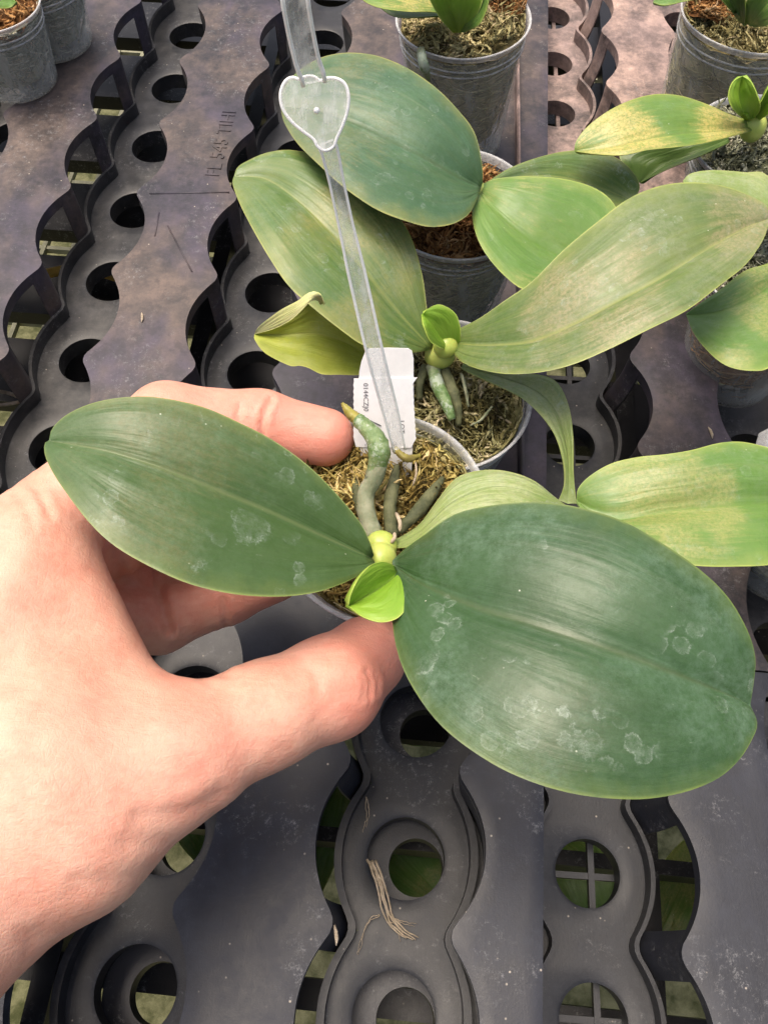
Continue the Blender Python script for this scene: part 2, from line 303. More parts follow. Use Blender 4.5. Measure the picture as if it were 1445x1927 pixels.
def moss(parent, cen, ax, rad, mat, n=900, size=1., dome=.35, seed=1):
    rg = np.random.default_rng(seed); ax = np.array(ax, float); ax /= np.linalg.norm(ax)
    a = np.cross(ax, (0, 1, .1)); a /= np.linalg.norm(a); b = np.cross(ax, a); cen = np.array(cen, float)
    ph = rg.uniform(0, 6.28, (6,)); fx = rg.uniform(-2.2, 2.2, (6, 2))
    def hgt(x, y): return sum(.085 * np.sin(fx[k, 0] * x + fx[k, 1] * y + ph[k]) for k in range(6)) + .28 * abs(math.sin(1.9 * x + ph[4]) * math.sin(2.1 * y + ph[5])) + dome * (1 - (x * x + y * y) / rad ** 2)
    V, Fc, T = [], [], []; nr, na = 12, 40
    for i in range(nr + 1):
        for k in range(na):
            r = rad * i / nr; x, y = r * math.cos(k / na * 6.2832), r * math.sin(k / na * 6.2832)
            V.append(cen + a * x + b * y + ax * (hgt(x, y) - .16)); T.append(rg.uniform(0, .25))
    for i in range(nr):
        for k in range(na): Fc.append((i * na + k, i * na + (k + 1) % na, (i + 1) * na + (k + 1) % na, (i + 1) * na + k))
    sg = 6
    for s_ in range(n):
        r = rad * math.sqrt(rg.uniform(0, 1)) * .97; t = rg.uniform(0, 6.2832); x, y = r * math.cos(t), r * math.sin(t)
        p = cen + a * x + b * y + ax * (hgt(x, y) + rg.uniform(-.12, .10))
        clump = .5 + .5 * math.sin(1.9 * x + ph[4]) * math.sin(2.1 * y + ph[5])
        h = 3.1 * math.sin(.9 * x + ph[2]) + 3.1 * math.sin(1.1 * y + ph[3]) + rg.normal(0, .55); L = rg.uniform(.25, .9) * size; w = rg.uniform(.02, .05) if s_ % 3 else rg.uniform(.05, .13) * size ** .5
        d = a * math.cos(h) + b * math.sin(h) + ax * rg.uniform(-.15, .75); d /= np.linalg.norm(d)
        cv = rg.normal(0, .6, 3); tone = np.clip(rg.normal(.25 + .5 * clump, .22), 0, 1)
        base = len(V); pr = p.copy(); dd = d.copy()
        for i in range(sg + 1):
            q = i / sg; ww = w * (1 - .75 * q) * (1 + .5 * math.sin(i * 2.4 + s_))
            e1 = np.cross(dd, ax); e1 /= np.linalg.norm(e1) + 1e-6; e2 = np.cross(dd, e1)
            for k in range(3):
                an = k * 2.0944 + i * .5; V.append(pr + ww * (e1 * math.cos(an) + e2 * math.sin(an))); T.append(tone)
            cv = cv * .8 + rg.normal(0, .32, 3); dd = dd + cv * .45; dd[:] -= ax * .06 * i * dd.dot(ax); dd /= np.linalg.norm(dd); pr = pr + dd * L / sg
            hh = (pr - cen).dot(ax); xy = (pr - cen) - ax * hh; rr = np.linalg.norm(xy)
            if rr > rad * .985: pr = cen + xy / rr * rad * .98 + ax * hh
        for i in range(sg):
            for k in range(3):
                k2 = (k + 1) % 3; Fc.append((base + i * 3 + k, base + i * 3 + k2, base + (i + 1) * 3 + k2, base + (i + 1) * 3 + k))
    o = mesh('moss', V, Fc, mat, parent, attr=T, smooth=True); o['kind'] = 'stuff'; return o
def pot(parent, cen, ax=(0, 0, 1), r=3.0, h=6.3, rb=2.15, mat='pot', rimmat='pot_rim', fill='moss_green', ribs=True):
    ax = np.array(ax, float); ax /= np.linalg.norm(ax); a = np.cross(ax, (0, 1, .1)); a /= np.linalg.norm(a); b = np.cross(ax, a); cen = np.array(cen, float)
    n = 72
    def lathe(pr, wob=0.):
        V, Fc, uv = [], [], []
        for i, (rr, z) in enumerate(pr):
            for k in range(n):
                t = 2 * math.pi * k / n; r2 = rr * (1 + wob * math.sin(3 * t + 1) + wob * .6 * math.sin(5 * t))
                V.append(cen + ax * z + (a * math.cos(t) + b * math.sin(t)) * r2); uv.append((k / n, i / len(pr)))
        for i in range(len(pr) - 1):
            for k in range(n): Fc.append((i * n + k, i * n + (k + 1) % n, (i + 1) * n + (k + 1) % n, (i + 1) * n + k))
        return V, Fc, uv
    def rz(z): return r - (r - rb) * (-z / h) ** .9 if z < 0 else r
    pr = [(rz(-z) - .0, -z) for z in np.linspace(.35, h, 14)]
    inn = [(q - .06, z) for q, z in pr[::-1]]
    m = MB(); m.add(*lathe(pr + [(rb * .5, -h), (.01, -h + .1)] , .006))
    body = m.build('pot', M[mat], parent)
    m = MB(); rim = [(r - .07, -.30), (r - .03, -.28), (r - .01, -.06), (r + .07, -.04), (r + .09, .0), (r + .07, .03), (r + .02, .03), (r - .03, -.02), (r - .06, -.28)]
    m.add(*lathe(rim, .006)); ro = m.build('rim', M[rimmat], body)
    if ribs:
        for zz in (-.75, -1.05):
            m = MB(); rr = rz(zz); m.add(*lathe([(rr - .01, zz - .05), (rr + .035, zz), (rr - .01, zz + .05)], .006)); m.build('band', M[rimmat], body)
    # the moss seen through the wall
    m = MB(); m.add(*lathe([(rz(z) - .22 - .06 * ((i * 7) % 3) - .5 * (z / h) ** 4, z) for i, z in enumerate(np.linspace(-.5, -h * .86, 16))] + [(.01, -h * .86)], .02))
    V = np.concatenate(m.V); rg = np.random.default_rng(5); cc = cen + np.outer((V - cen) @ ax, ax); V = cc + (V - cc) * (1 - np.clip(rg.normal(.03, .03, len(V)), -.02, .1))[:, None]
    o = mesh('root_ball', V, m.F, M[fill], parent, attr=np.clip(rg.normal(.72, .2, len(V)), 0, 1)); o['kind'] = 'stuff'
    V, Fc, Tn_ = [], [], []                 # strands pressed against the wall
    for q_ in range(620):
        t, z = rg.uniform(0, 6.2832), -.45 - (h * .82 - .45) * rg.uniform(0, 1) ** 1.3; dt, dz_ = rg.normal(0, .10), rg.normal(0, .16); w = rg.uniform(.02, .07); tone = np.clip(rg.normal(.55 + .25 * math.sin(2 * t) * math.sin(z * 1.3), .25), 0, 1); b0 = len(V)
        for i in range(6):
            rr_ = rz(min(z, 0)) - .10 - rg.uniform(0, .10) - .35 * (z / h) ** 4; e = a * math.cos(t) + b * math.sin(t); p = cen + ax * z + e * rr_; up_ = ax; si = np.cross(ax, e); ww = w * (1 - .12 * i)
            for k in range(3): V.append(p + ww * (e * math.cos(k * 2.0944) + (si * .5 + up_ * .8) * math.sin(k * 2.0944))); Tn_.append(tone)
            t += dt; z = max(z + dz_, -h + .2); z = min(z, -.35); dt += rg.normal(0, .04); dz_ += rg.normal(0, .07)
        for i in range(5):
            for k in range(3): Fc.append((b0 + i * 3 + k, b0 + i * 3 + (k + 1) % 3, b0 + (i + 1) * 3 + (k + 1) % 3, b0 + (i + 1) * 3 + k))
    o = mesh('moss_behind_wall', V, Fc, M[fill], parent, attr=Tn_); o['kind'] = 'stuff'
    return body
# ---------------------------------------------------------------- trays
def edge_wave(T, cusp0, vext, vcusp):
    """edge position as a function of u: bites of a circle between rounded points"""
    def f(u):
        acc = 0
        for du in (-.30, -.15, 0, .15, .30):
            s_ = ((u + du - cusp0) / T) % 1.0 - .5
            acc = acc + (1 - (2 * abs(s_)) ** 2.1)
        return vcusp + (vext - vcusp) * acc / 5 * 1.02
    return f
def sheet(mb, us, fl, fr, z, th, nv=6, skirtL=0., skirtR=0.):
    us = list(us); n = nv + 1; V = []; UV = []
    for zz in (z, z - th):
        for u in us:
            l, r = fl(u), fr(u)
            for j in range(n):
                t = j / nv; e = .0 if zz < z else -.05 * ((j in (0, nv)) * 1.0)
                V.append(bench(l + (r - l) * t, u, zz + e)); UV.append((u * .1, t))
    o = len(us) * n; Fc = []
    for i in range(len(us) - 1):
        for j in range(nv):
            q = (i * n + j, i * n + j + 1, (i + 1) * n + j + 1, (i + 1) * n + j); Fc.append(q); Fc.append(tuple(k + o for k in q)[::-1])
        for j in (0, nv):
            q = (i * n + j, (i + 1) * n + j, (i + 1) * n + j + o, i * n + j + o); Fc.append(q if j == 0 else q[::-1])
    for i in (0, len(us) - 1):
        for j in range(nv): Fc.append((i * n + j, i * n + j + 1, i * n + j + 1 + o, i * n + j + o))
    mb.add(V, Fc, UV)
def wall(mb, us, f, ztop, zbot, th=.14, off=0., taper=0., side=1):
    """standing strip along an edge; th grows towards `side`"""
    V = []
    for u in us:
        v = f(u) + off
        for dv, z in ((0, ztop), (side * th, ztop), (side * th + taper, zbot), (taper, zbot)): V.append(bench(v + dv, u, z))
    Fc = []
    for i in range(len(us) - 1):
        for k in range(4):
            k2 = (k + 1) % 4; Fc.append((i * 4 + k, i * 4 + k2, (i + 1) * 4 + k2, (i + 1) * 4 + k))
    Fc += [(0, 1, 2, 3), tuple((len(us) - 1) * 4 + k for k in (3, 2, 1, 0))]
    mb.add(V, Fc)
def tray(label, z, u0, u1, T, cusp, strips, mtop, mlow, open_side, drop=3.7, ringr=1.36, rings=True, rdv=0., rdu=0., ridge=(2.45, 1.62), rth=.16, inner=False):
    t = thing('plant_tray', label, 'plant tray', bench((strips[0][0] + strips[-1][1]) / 2, u0, z - drop), 'black slotted plant trays on the bench')
    N = max(8, int((u1 - u0) * 5)); us = np.linspace(u0, u1, N)
    fs = []
    for (vl, vr, lw, rw) in strips:        # lw / rw: the edge is wavy there; vl / vr are the deepest bites
        fl = edge_wave(T, cusp, vl, vl - lw) if lw else (lambda u, a=vl: a)
        fr = edge_wave(T, cusp, vr, vr + rw) if rw else (lambda u, a=vr: a)
        fs.append((fl, fr)); mb = MB(); sheet(mb, us, fl, fr, z, .16, 8)
        mb.build('slat', mtop, t, smooth=35)
        mb = MB()
        if lw: wall(mb, us, fl, z - .12, z - .62, .10, .012, 0, 1)
        else: wall(mb, us, fl, z - .12, z - 2.4, .12, .012, 0, 1)
        if rw: wall(mb, us, fr, z - .12, z - .62, .10, -.012, 0, -1)
        else: wall(mb, us, fr, z - .12, z - 2.4, .12, -.012, 0, -1)
        mb.build('skirt', mtop, t, smooth=35)
    chans = [(fs[i][1], fs[i + 1][0], strips[i][1], strips[i + 1][0]) for i in range(len(fs) - 1)]
    zf = z - drop
    for (f1, f2, ve1, ve2) in chans:
        vc = (ve1 + ve2) / 2
        vc += rdv; cusp_ = cusp + rdu; rl = edge_wave(T, cusp_, vc - ridge[0], vc - ridge[1]); rr = edge_wave(T, cusp_, vc + ridge[0], vc + ridge[1])
        if open_side < 0: L, R = rl, (lambda u, f=f2: f(u) + .3)
        else: L, R = (lambda u, f=f1: f(u) - .3), rr
        k0 = math.floor((u0 - cusp) / T); k1 = math.ceil((u1 - cusp) / T)
        mb = MB(); na = 48
        for k in range(k0, k1):
            ua, ub = cusp_ + k * T, cusp_ + (k + 1) * T; uc = (ua + ub) / 2
            if ub > u1 + .6 or ua < u0 - .6: continue
            V = []
            for zz in (zf, zf - .15):
                for a_ in range(na):
                    an = 2 * math.pi * a_ / na; dv, du = math.cos(an), math.sin(an); lo, hi = 0., 8.
                    for _ in range(16):
                        m_ = (lo + hi) / 2; uu = uc + du * m_; vv = vc + dv * m_
                        if ua <= uu <= ub and L(uu) <= vv <= R(uu): lo = m_
                        else: hi = m_
                    ro = lo
                    for q in (ringr, ringr + .12, ringr + (ro - ringr) * .5, ro):
                        V.append(bench(vc + dv * q, uc + du * q, zz - (.05 if q == ringr and zz == zf else 0)))
            o = na * 4; Fc = []
            for a_ in range(na):
                b_ = (a_ + 1) % na
                for q in range(3):
                    f_ = (a_ * 4 + q, a_ * 4 + q + 1, b_ * 4 + q + 1, b_ * 4 + q); Fc.append(f_); Fc.append(tuple(i + o for i in f_)[::-1])
                Fc.append((a_ * 4, b_ * 4, b_ * 4 + o, a_ * 4 + o))
            mb.add(V, Fc)
            m2 = MB()                        # short collar under the ring hole
            P = [(ringr + .01, -.06), (ringr + .03, -1.0), (ringr + .13, -1.0), (ringr + .13, -.155)]
            VV = [bench(vc + math.cos(2 * math.pi * a_ / 40) * p[0], uc + math.sin(2 * math.pi * a_ / 40) * p[0], zf + p[1]) for p in P for a_ in range(40)]
            mb.add(VV, [(i * 40 + a_, i * 40 + (a_ + 1) % 40, (i + 1) * 40 + (a_ + 1) % 40, (i + 1) * 40 + a_) for i in range(3) for a_ in range(40)])
            if inner:
                m3 = MB(); P = [(1.02, .18), (1.85, .18), (1.85, -.9), (1.95, -.9), (1.95, .25), (1.0, .25), (.98, -.5), (1.02, -.5)]
                VV = [bench(vc + .42 + math.cos(2 * math.pi * a_ / 40) * p[0], uc - .12 + math.sin(2 * math.pi * a_ / 40) * p[0], zf - 1.9 + p[1]) for p in P for a_ in range(40)]
                m3.add(VV, [(i * 40 + a_, i * 40 + (a_ + 1) % 40, (i + 1) % 8 * 40 + (a_ + 1) % 40, (i + 1) % 8 * 40 + a_) for i in range(8) for a_ in range(40)]); m3.build('inner_collar', mtop, t, smooth=35)
        if mb.n: mb.build('ring_floor', mlow, t, smooth=35)
        us2 = np.linspace(max(u0, cusp + k0 * T), u1, N)
        mb = MB(); wall(mb, us2, rl, zf + .75, zf - .3, rth, 0, 0, 1); mb.build('ridge', mlow, t, smooth=35)
        mb = MB(); wall(mb, us2, rr, zf + .75, zf - .3, rth, 0, 0, -1); mb.build('ridge', mlow, t, smooth=35)
        if open_side < 0: mb = MB(); wall(mb, us, f2, z - .6, zf, .10, .0, .28, 1); mb.build('side_wall', mlow, t, smooth=35)
        else: mb = MB(); wall(mb, us, f1, z - .6, zf, .10, .0, -.28, -1); mb.build('side_wall', mlow, t, smooth=35)
        fo, ri = (f1, rl) if open_side < 0 else (f2, rr)
        for k in range(k0, k1 + 1):
            mb = MB(); uc = cusp + k * T
            if uc - 1 < u0 or uc + 1 > u1: continue
            us3 = np.linspace(uc - .72, uc + .72, 9); V = []
            for i, u in enumerate(us3):
                for q in np.linspace(0, 1, 7):
                    v0, v1 = fo(u), ri(u); v = v0 + (v1 - v0) * q ** 1.6; zz = (z - .3) + (zf - z + .35) * q ** .8
                    V.append(bench(v, u, zz))
            V = np.array(V); V2 = V.copy(); V2[:, 2] -= .14; V2[:, 0] += .05 * open_side
            Fc = []
            for i in range(8):
                for j in range(6):
                    q = (i * 7 + j, i * 7 + j + 1, (i + 1) * 7 + j + 1, (i + 1) * 7 + j); Fc.append(q); Fc.append(tuple(x + 63 for x in q)[::-1])
                for j in (0, 6): Fc.append((i * 7 + j, (i + 1) * 7 + j, (i + 1) * 7 + j + 63, i * 7 + j + 63))
            for i in (0, 8):
                for j in range(6): Fc.append((i * 7 + j, i * 7 + j + 1, i * 7 + j + 64, i * 7 + j + 63))
            mb.add(np.concatenate([V, V2]), Fc); mb.build('gusset', mtop, t, smooth=40)
    # cross bars under the rings
    AX = [(math.cos(TH), -math.sin(TH), 0), (math.sin(TH), math.cos(TH), 0), (0, 0, 1)]
    for (f1, f2, ve1, ve2) in (chans if rings == 'cross' else []):
        vc = (ve1 + ve2) / 2 + rdv; uu = cusp + T / 2 + rdu + T * math.ceil((u0 - cusp) / T)
        while uu < u1:
            if uu > u0:
                mb = MB(); c = bench(vc, uu, zf - 1.25); mb.box(c, 3.4, .22, .34, ax=AX); mb.build('cross_bar', mlow, t, smooth=False)
            uu += T
        mb = MB(); c = bench(vc + .35, (u0 + u1) / 2, zf - 1.2); mb.box(c, .22, (u1 - u0), .33, ax=AX); mb.build('cross_bar', mlow, t, smooth=False)
    return t
T = 5.22
tA = tray('long dusty brown-black tray with wavy slats at the upper left, behind the hand', 0, 17.1, 63, T, 22.4,
     [(-34.0, -28.2, 0, 1.03), (-23.0, -19.72, 1.03, 1.03), (-14.56, -11.3, 1.03, 1.03), (-6.1, -2.85, 1.03, 1.03), (2.45, 4.98, 1.03, 0)], M['tray'], M['tray_low'], -1)
tB = tray('dark grey tray at the bottom below the hand, a dry fibre scrap on it', 1.6, -9, 15.6, 4.85, .92,
     [(-22.5, -19.4, 0, 1.0), (-14.1, -10.9, 1.0, 1.0), (-5.68, -2.44, 1.0, .95), (2.87, 4.67, 1.1, 0)], M['tray_blue'], M['tray_low_b'], -1, drop=3.6, ringr=1.36, rdv=.24, ridge=(2.45, 1.6), rth=.26, inner=True)
TH = math.radians(5.3) - .026
TR = 4.55
RS = [(4.3, 4.4, 0, 0), (9.75, 12.45, .93, .62), (17.9, 20.6, .62, .93), (26, 30, .9, 0)]
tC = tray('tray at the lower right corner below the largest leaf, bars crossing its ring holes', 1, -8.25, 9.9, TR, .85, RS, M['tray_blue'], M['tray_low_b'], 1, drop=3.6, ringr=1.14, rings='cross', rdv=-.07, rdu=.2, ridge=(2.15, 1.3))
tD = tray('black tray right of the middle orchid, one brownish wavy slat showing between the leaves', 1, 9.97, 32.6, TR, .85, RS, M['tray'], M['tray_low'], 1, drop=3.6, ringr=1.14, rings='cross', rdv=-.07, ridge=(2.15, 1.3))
tE = tray('tray at the top right corner under the far pots, warm light painted into its pinkish dust', 1, 32.7, 62, TR, .85, RS, M['tray_pink'], M['tray_low_pink'], 1, drop=3.6, ringr=1.14, rings='cross', rdv=-.07, ridge=(2.15, 1.3))  # far stretch of the right tray, its sunlit look put into the colour
TH = math.radians(5.3)
# raised mould marks on the long tray
AXB = [(math.cos(TH), -math.sin(TH), 0), (math.sin(TH), math.cos(TH), 0), (0, 0, 1)]
def on_tray(x, y, z=.0):
    p = on(x, y, z); return p
for (a_, b_) in (((300, 400), (292, 445)), ((316, 425), (362, 512)), ((282, 365), (432, 362))):
    mb = MB(); mb.tube([on(*a_, -.005), on((a_[0] + b_[0]) / 2, (a_[1] + b_[1]) / 2, -.005), on(*b_, -.005)], .045, 6); mb.build('mould_rib', M['tray'], tA)
def relief(txt, v, u, size, parent, mat):
    cu = bpy.data.curves.new('mould_text', 'FONT'); cu.body = txt; cu.size = 1; cu.extrude = .03; cu.resolution_u = 2
    to = bpy.data.objects.new('mould_text', cu); COL.objects.link(to); bpy.context.view_layer.update(); dg = bpy.context.evaluated_depsgraph_get()
    me = bpy.data.meshes.new_from_object(to.evaluated_get(dg)); bpy.data.objects.remove(to)
    V = [bench(v - q.co[1] * size, u + q.co[0] * size, .02 + q.co[2] * size * .7) for q in me.vertices]
    return mesh('mould_text', V, [tuple(p.vertices) for p in me.polygons], mat, parent, smooth=False)
relief('FL 545 TIHI', -11.55, 34.2, 1.05, tA, M['tray'])
# ---------------------------------------------------------------- bench and ground below
b = thing('bench_frame', 'black plastic bench grid under the trays, seen through their holes', 'bench', (0, 25, -10))
for k in range(9):
    mb = MB(); mb.box(bench(-29 + k * 7.9, 27, -8.6), .9, 76, 1.5, ax=AXB); mb.build('rail', M['bars'], b, smooth=False)
for u_, w_ in ((-8.5, 1.2), (-1.3, 1.1), (4.6, .6), (10.5, 3.0), (15.6, 2.2), (21.5, 4.6), (27.6, 4.4), (34, 4.6), (40.5, 4.2), (47, 4.6), (53.5, 4.6), (60, 4.4), (66, 4.6)):
    mb = MB(); mb.box(bench(0, u_, -9.1), 72, w_, 2.2 if w_ < 2 else 1.0, ax=AXB); mb.build('crossbar', M['bars'], b, smooth=False)
lt = thing('shelf_grid', 'pale green lattice of a lower shelf, glimpsed through the far tray holes', 'shelf', (0, 40, -24))
for k in range(34):
    mb = MB(); mb.box(bench(-40 + k * 2.4, 50, -22), .35, 60, .5, ax=AXB); mb.build('grid_bar', M['lattice'], lt, smooth=False)
for k in range(24):
    mb = MB(); mb.box(bench(0, 21 + k * 2.6, -22.1), 82, .35, .5, ax=AXB); mb.build('grid_bar', M['lattice'], lt, smooth=False)
g = mesh('ground', [(-900, -900, -62), (900, -900, -62), (900, 900, -62), (-900, 900, -62)], [(0, 1, 2, 3)], M['ground'], smooth=False); g['kind'] = 'structure'

# ---------------------------------------------------------------- orchids
def roots(parent, items):
    for it in items:
        P, R, mt = it[:3]; pts = spline([on(*p) for p in P], 22); n_ = len(pts)
        rr = np.interp(np.linspace(0, 1, n_), np.linspace(0, 1, len(R)), R)
        rr = rr * .86 * (1 + .05 * np.interp(np.arange(n_), np.linspace(0, n_, 7), RNG.normal(0, 1, 7)))
        mb = MB(); mb.tube(pts, rr, 14); q = mb.V[0]; q += RNG.normal(0, 1, q.shape) * .009 + np.sin(q * 5.3 + 1) * .014; mb.build('root', M[mt], parent)
def blob(parent, name, mat, c, r, ax=(0, 0, 1), sq=(1, 1, 1)):
    V, Fc = [], []; n, m_ = 20, 12
    z = Vector(ax).normalized(); q = z.to_track_quat('Z', 'Y'); c = np.array(c, float)
    for i in range(m_ + 1):
        ph = math.pi * i / m_
        for k in range(n):
            t = 2 * math.pi * k / n; v = q @ Vector((math.sin(ph) * math.cos(t) * sq[0], math.sin(ph) * math.sin(t) * sq[1], math.cos(ph) * sq[2])); V.append(c + np.array(v) * r)
    for i in range(m_):
        for k in range(n): Fc.append((i * n + k, (i + 1) * n + k, (i + 1) * n + (k + 1) % n, i * n + (k + 1) % n))
    return mesh(name, V, Fc, mat, parent)
# --- the orchid in the hand
RC = at(723, 975, 22.3); RA = np.array([0, -math.sin(math.radians(15)), math.cos(math.radians(15))])
h = thing('potted_orchid', 'small orchid in a clear pot held between thumb and fingers, two big dark leaves', 'potted orchid', RC - RA * 6.2)
pot(h, RC, RA, 2.78, 6.2, 2.05)
moss(h, RC - RA * .55, RA, 2.6, M['moss_gold'], 2300, 1.0, .55, 3)
leaf(h, G['held'], [(700, 1050, 11.9), (600, 1003, 12.8), (500, 956, 13.6), (400, 915, 14.3), (300, 875, 14.8), (220, 850, 15.0), (160, 838, 15.0), (92, 829, 14.9)],
     [(704, 1045), (690, 1005), (660, 960), (590, 885), (520, 832), (450, 795), (380, 765), (300, 748), (240, 747), (180, 757), (130, 778), (100, 805), (93, 829)],
     [(706, 1058), (695, 1072), (672, 1085), (640, 1100), (590, 1116), (520, 1123), (440, 1118), (360, 1100), (290, 1070), (220, 1030), (170, 985), (120, 920), (95, 880), (84, 850), (86, 832), (92, 829)], (.25, .15), .10, .10, .15)
leaf(h, G['big'], [(738, 1062, 12.0), (800, 1100, 13.0), (900, 1140, 13.9), (1000, 1168, 14.4), (1100, 1200, 14.6), (1200, 1235, 14.5), (1300, 1275, 14.2), (1370, 1305, 13.8), (1411, 1327, 13.5)],
     [(738, 1055), (765, 1030), (800, 1005), (850, 970), (900, 955), (960, 947), (1020, 945), (1090, 955), (1170, 980), (1250, 1025), (1320, 1075), (1370, 1125), (1405, 1185), (1420, 1235), (1418, 1280), (1411, 1327)],
     [(738, 1075), (735, 1110), (737, 1150), (742, 1200), (755, 1250), (780, 1300), (820, 1355), (870, 1400), (940, 1445), (1010, 1475), (1080, 1494), (1150, 1503), (1220, 1503), (1290, 1490), (1350, 1465), (1390, 1430), (1415, 1390), (1424, 1360), (1411, 1327)], (.1, -.35), .16, .11, .16, nu=60, nv=26)
leaf(h, G['pale'], [(735, 1030, 11.0), (790, 1000, 11.6), (850, 945, 12.0), (930, 915, 12.1), (1010, 930, 12.0), (1090, 975, 11.4)],
     [(735, 1020), (785, 990), (820, 945), (845, 912), (870, 893), (915, 884), (960, 888), (1005, 905), (1050, 940), (1100, 975)],
     [(738, 1032), (770, 1029), (800, 1012), (850, 980), (900, 965), (960, 965), (1020, 985), (1090, 990)], (-.3, .25), 0, .12, .13)
leaf(h, G['new'], [(748, 1078, 12.2), (720, 1097, 12.55), (690, 1114, 12.7), (665, 1132, 12.7), (656, 1140, 12.7)],
     [(744, 1066), (725, 1057), (700, 1062), (678, 1084), (662, 1115), (656, 1140)],
     [(757, 1078), (767, 1108), (763, 1145), (745, 1165), (715, 1171), (685, 1162), (668, 1150), (656, 1140)], (.55, .35), .22, .10, .14, nu=30, nv=18)
blob(h, 'stem', M['stem'], at(717, 1028, 20.9), .40, (0, -.4, 1), (1, 1, .75)); blob(h, 'stem', M['stem'], at(716, 1052, 20.5), .42, (0, -.6, 1), (.95, 1, 1.0))
blob(h, 'stem', M['stem'], at(722, 1078, 20.8), .42, (0, -.6, 1), (1, 1, .9))
roots(h, [([(704, 1010, 11.0), (690, 965, 11.2), (690, 927, 11.3), (708, 893, 11.6), (712, 861, 11.9), (709, 832, 12.1), (697, 812, 12.1)], (.27, .26, .25, .26, .26, .24, .18), 'root'),
          ([(700, 905, 11.5), (709, 880, 11.7), (713, 855, 12.0), (709, 829, 12.2), (690, 805, 12.3), (673, 790, 12.3)], (.22, .28, .295, .285, .25, .20), 'root_green'),
          ([(680, 796, 12.28), (668, 786, 12.3), (655, 774, 12.4), (643, 757, 12.5)], (.19, .18, .14, .03), 'root_tip'),
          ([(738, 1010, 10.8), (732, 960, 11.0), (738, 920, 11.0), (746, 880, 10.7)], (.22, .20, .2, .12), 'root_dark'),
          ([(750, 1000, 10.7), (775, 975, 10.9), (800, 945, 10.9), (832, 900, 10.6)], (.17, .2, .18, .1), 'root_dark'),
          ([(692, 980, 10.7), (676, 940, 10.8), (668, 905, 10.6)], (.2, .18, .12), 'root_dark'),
          ([(742, 845, 11.2), (765, 862, 11.2), (790, 858, 10.9)], (.10, .12, .05), 'root_tip')])
mb = MB()
for (p0, p1, w) in (((745, 965, 11.3), (752, 1000, 11.4), .05), ((782, 870, 11.4), (776, 915, 11.3), .03), ((742, 1003, 11.3), (735, 1022, 11.4), .05)):
    mb = MB(); mb.tube(spline([on(*p0), on((p0[0] + p1[0]) / 2 + 4, (p0[1] + p1[1]) / 2, p0[2] + .1), on(*p1)], 8), [w * .5, w, w, w, w, w, w, w * .3], 6); mb.build('dry_scale', M['dry'], h)
# --- the middle orchid
BC = on(838, 738, 5.4)
h = thing('potted_orchid', 'orchid behind the held one, long scuffed leaf reaching right, yellow curled leaf', 'potted orchid', BC - np.array([0, 0, 6.2]), None)
pot(h, BC, (0, -.10, 1), 3.0, 6.2)
moss(h, BC - np.array([0, 0, .5]), (0, -.1, 1), 2.8, M['moss_green'], 2000, 1.0, .4, 11)
leaf(h, G['mid'], [(812, 655, 7.0), (750, 585, 8.0), (690, 510, 8.9), (625, 435, 9.5), (560, 372, 9.8), (500, 333, 9.8), (441, 331, 9.7)],
     [(815, 645), (803, 580), (795, 520), (775, 450), (745, 400), (700, 350), (650, 315), (600, 293), (545, 282), (500, 288), (465, 303), (447, 315), (441, 331)],
     [(806, 660), (770, 664), (720, 662), (680, 648), (640, 620), (590, 580), (545, 540), (510, 490), (475, 430), (450, 380), (438, 345), (441, 331)], (.2, .2), .14, .12, .15)
leaf(h, G['yel'], [(745, 690, 6.0), (690, 665, 6.4), (640, 640, 6.8), (590, 628, 7.0), (530, 630, 7.0), (479, 629, 7.0)],
     [(740, 665), (690, 640), (655, 620), (625, 590), (607, 567), (585, 566), (560, 590), (520, 615), (479, 629)],
     [(745, 705), (700, 702), (670, 706), (640, 705), (605, 704), (580, 692), (562, 688), (545, 688), (500, 665), (480, 640), (479, 629)], (.7, .1), 0, .05, .10, wave=.12)
leaf(h, G['flap'], [(606, 572, 9.9), (592, 560, 10.6), (560, 580, 10.3), (520, 603, 9.2), (480, 628, 7.4)],
     [(610, 574), (604, 554), (592, 548), (578, 552), (560, 566), (530, 582), (505, 600), (487, 615), (479, 628)],
     [(604, 574), (598, 566), (585, 567), (568, 584), (545, 604), (515, 619), (480, 629)], (.15, -.1), 0, .2, .09, nu=26, nv=10, label='pale underside of the curled leaf edge')
leaf(h, G['right'], [(842, 645, 6.9), (920, 648, 7.9), (1000, 640, 8.8), (1080, 607, 9.6), (1160, 565, 10.2), (1240, 522, 10.5), (1320, 472, 10.6), (1400, 428, 10.5), (1444, 412, 10.4)],
     [(842, 628), (900, 600), (950, 565), (1000, 530), (1060, 470), (1120, 420), (1180, 375), (1240, 350), (1300, 343), (1360, 350), (1410, 368), (1440, 385), (1447, 400), (1444, 412)],
     [(845, 655), (870, 682), (910, 697), (960, 704), (1020, 700), (1080, 685), (1150, 655), (1220, 620), (1290, 585), (1350, 540), (1400, 500), (1430, 460), (1443, 430), (1444, 412)], (.45, .1), .10, .09, .15, nu=56, nv=24)
leaf(h, G['pale'], [(868, 690, 6.2), (940, 708, 6.5), (1010, 735, 6.6), (1050, 780, 6.5), (1068, 840, 6.2), (1070, 900, 5.8), (1068, 948, 5.4)],
     [(872, 683), (960, 700), (1020, 706), (1050, 722), (1070, 765), (1078, 820), (1078, 880), (1084, 948)],
     [(868, 694), (905, 712), (945, 730), (985, 752), (1020, 785), (1045, 822), (1060, 870), (1062, 910), (1050, 942)], (.2, .15), .05, .1, .11)
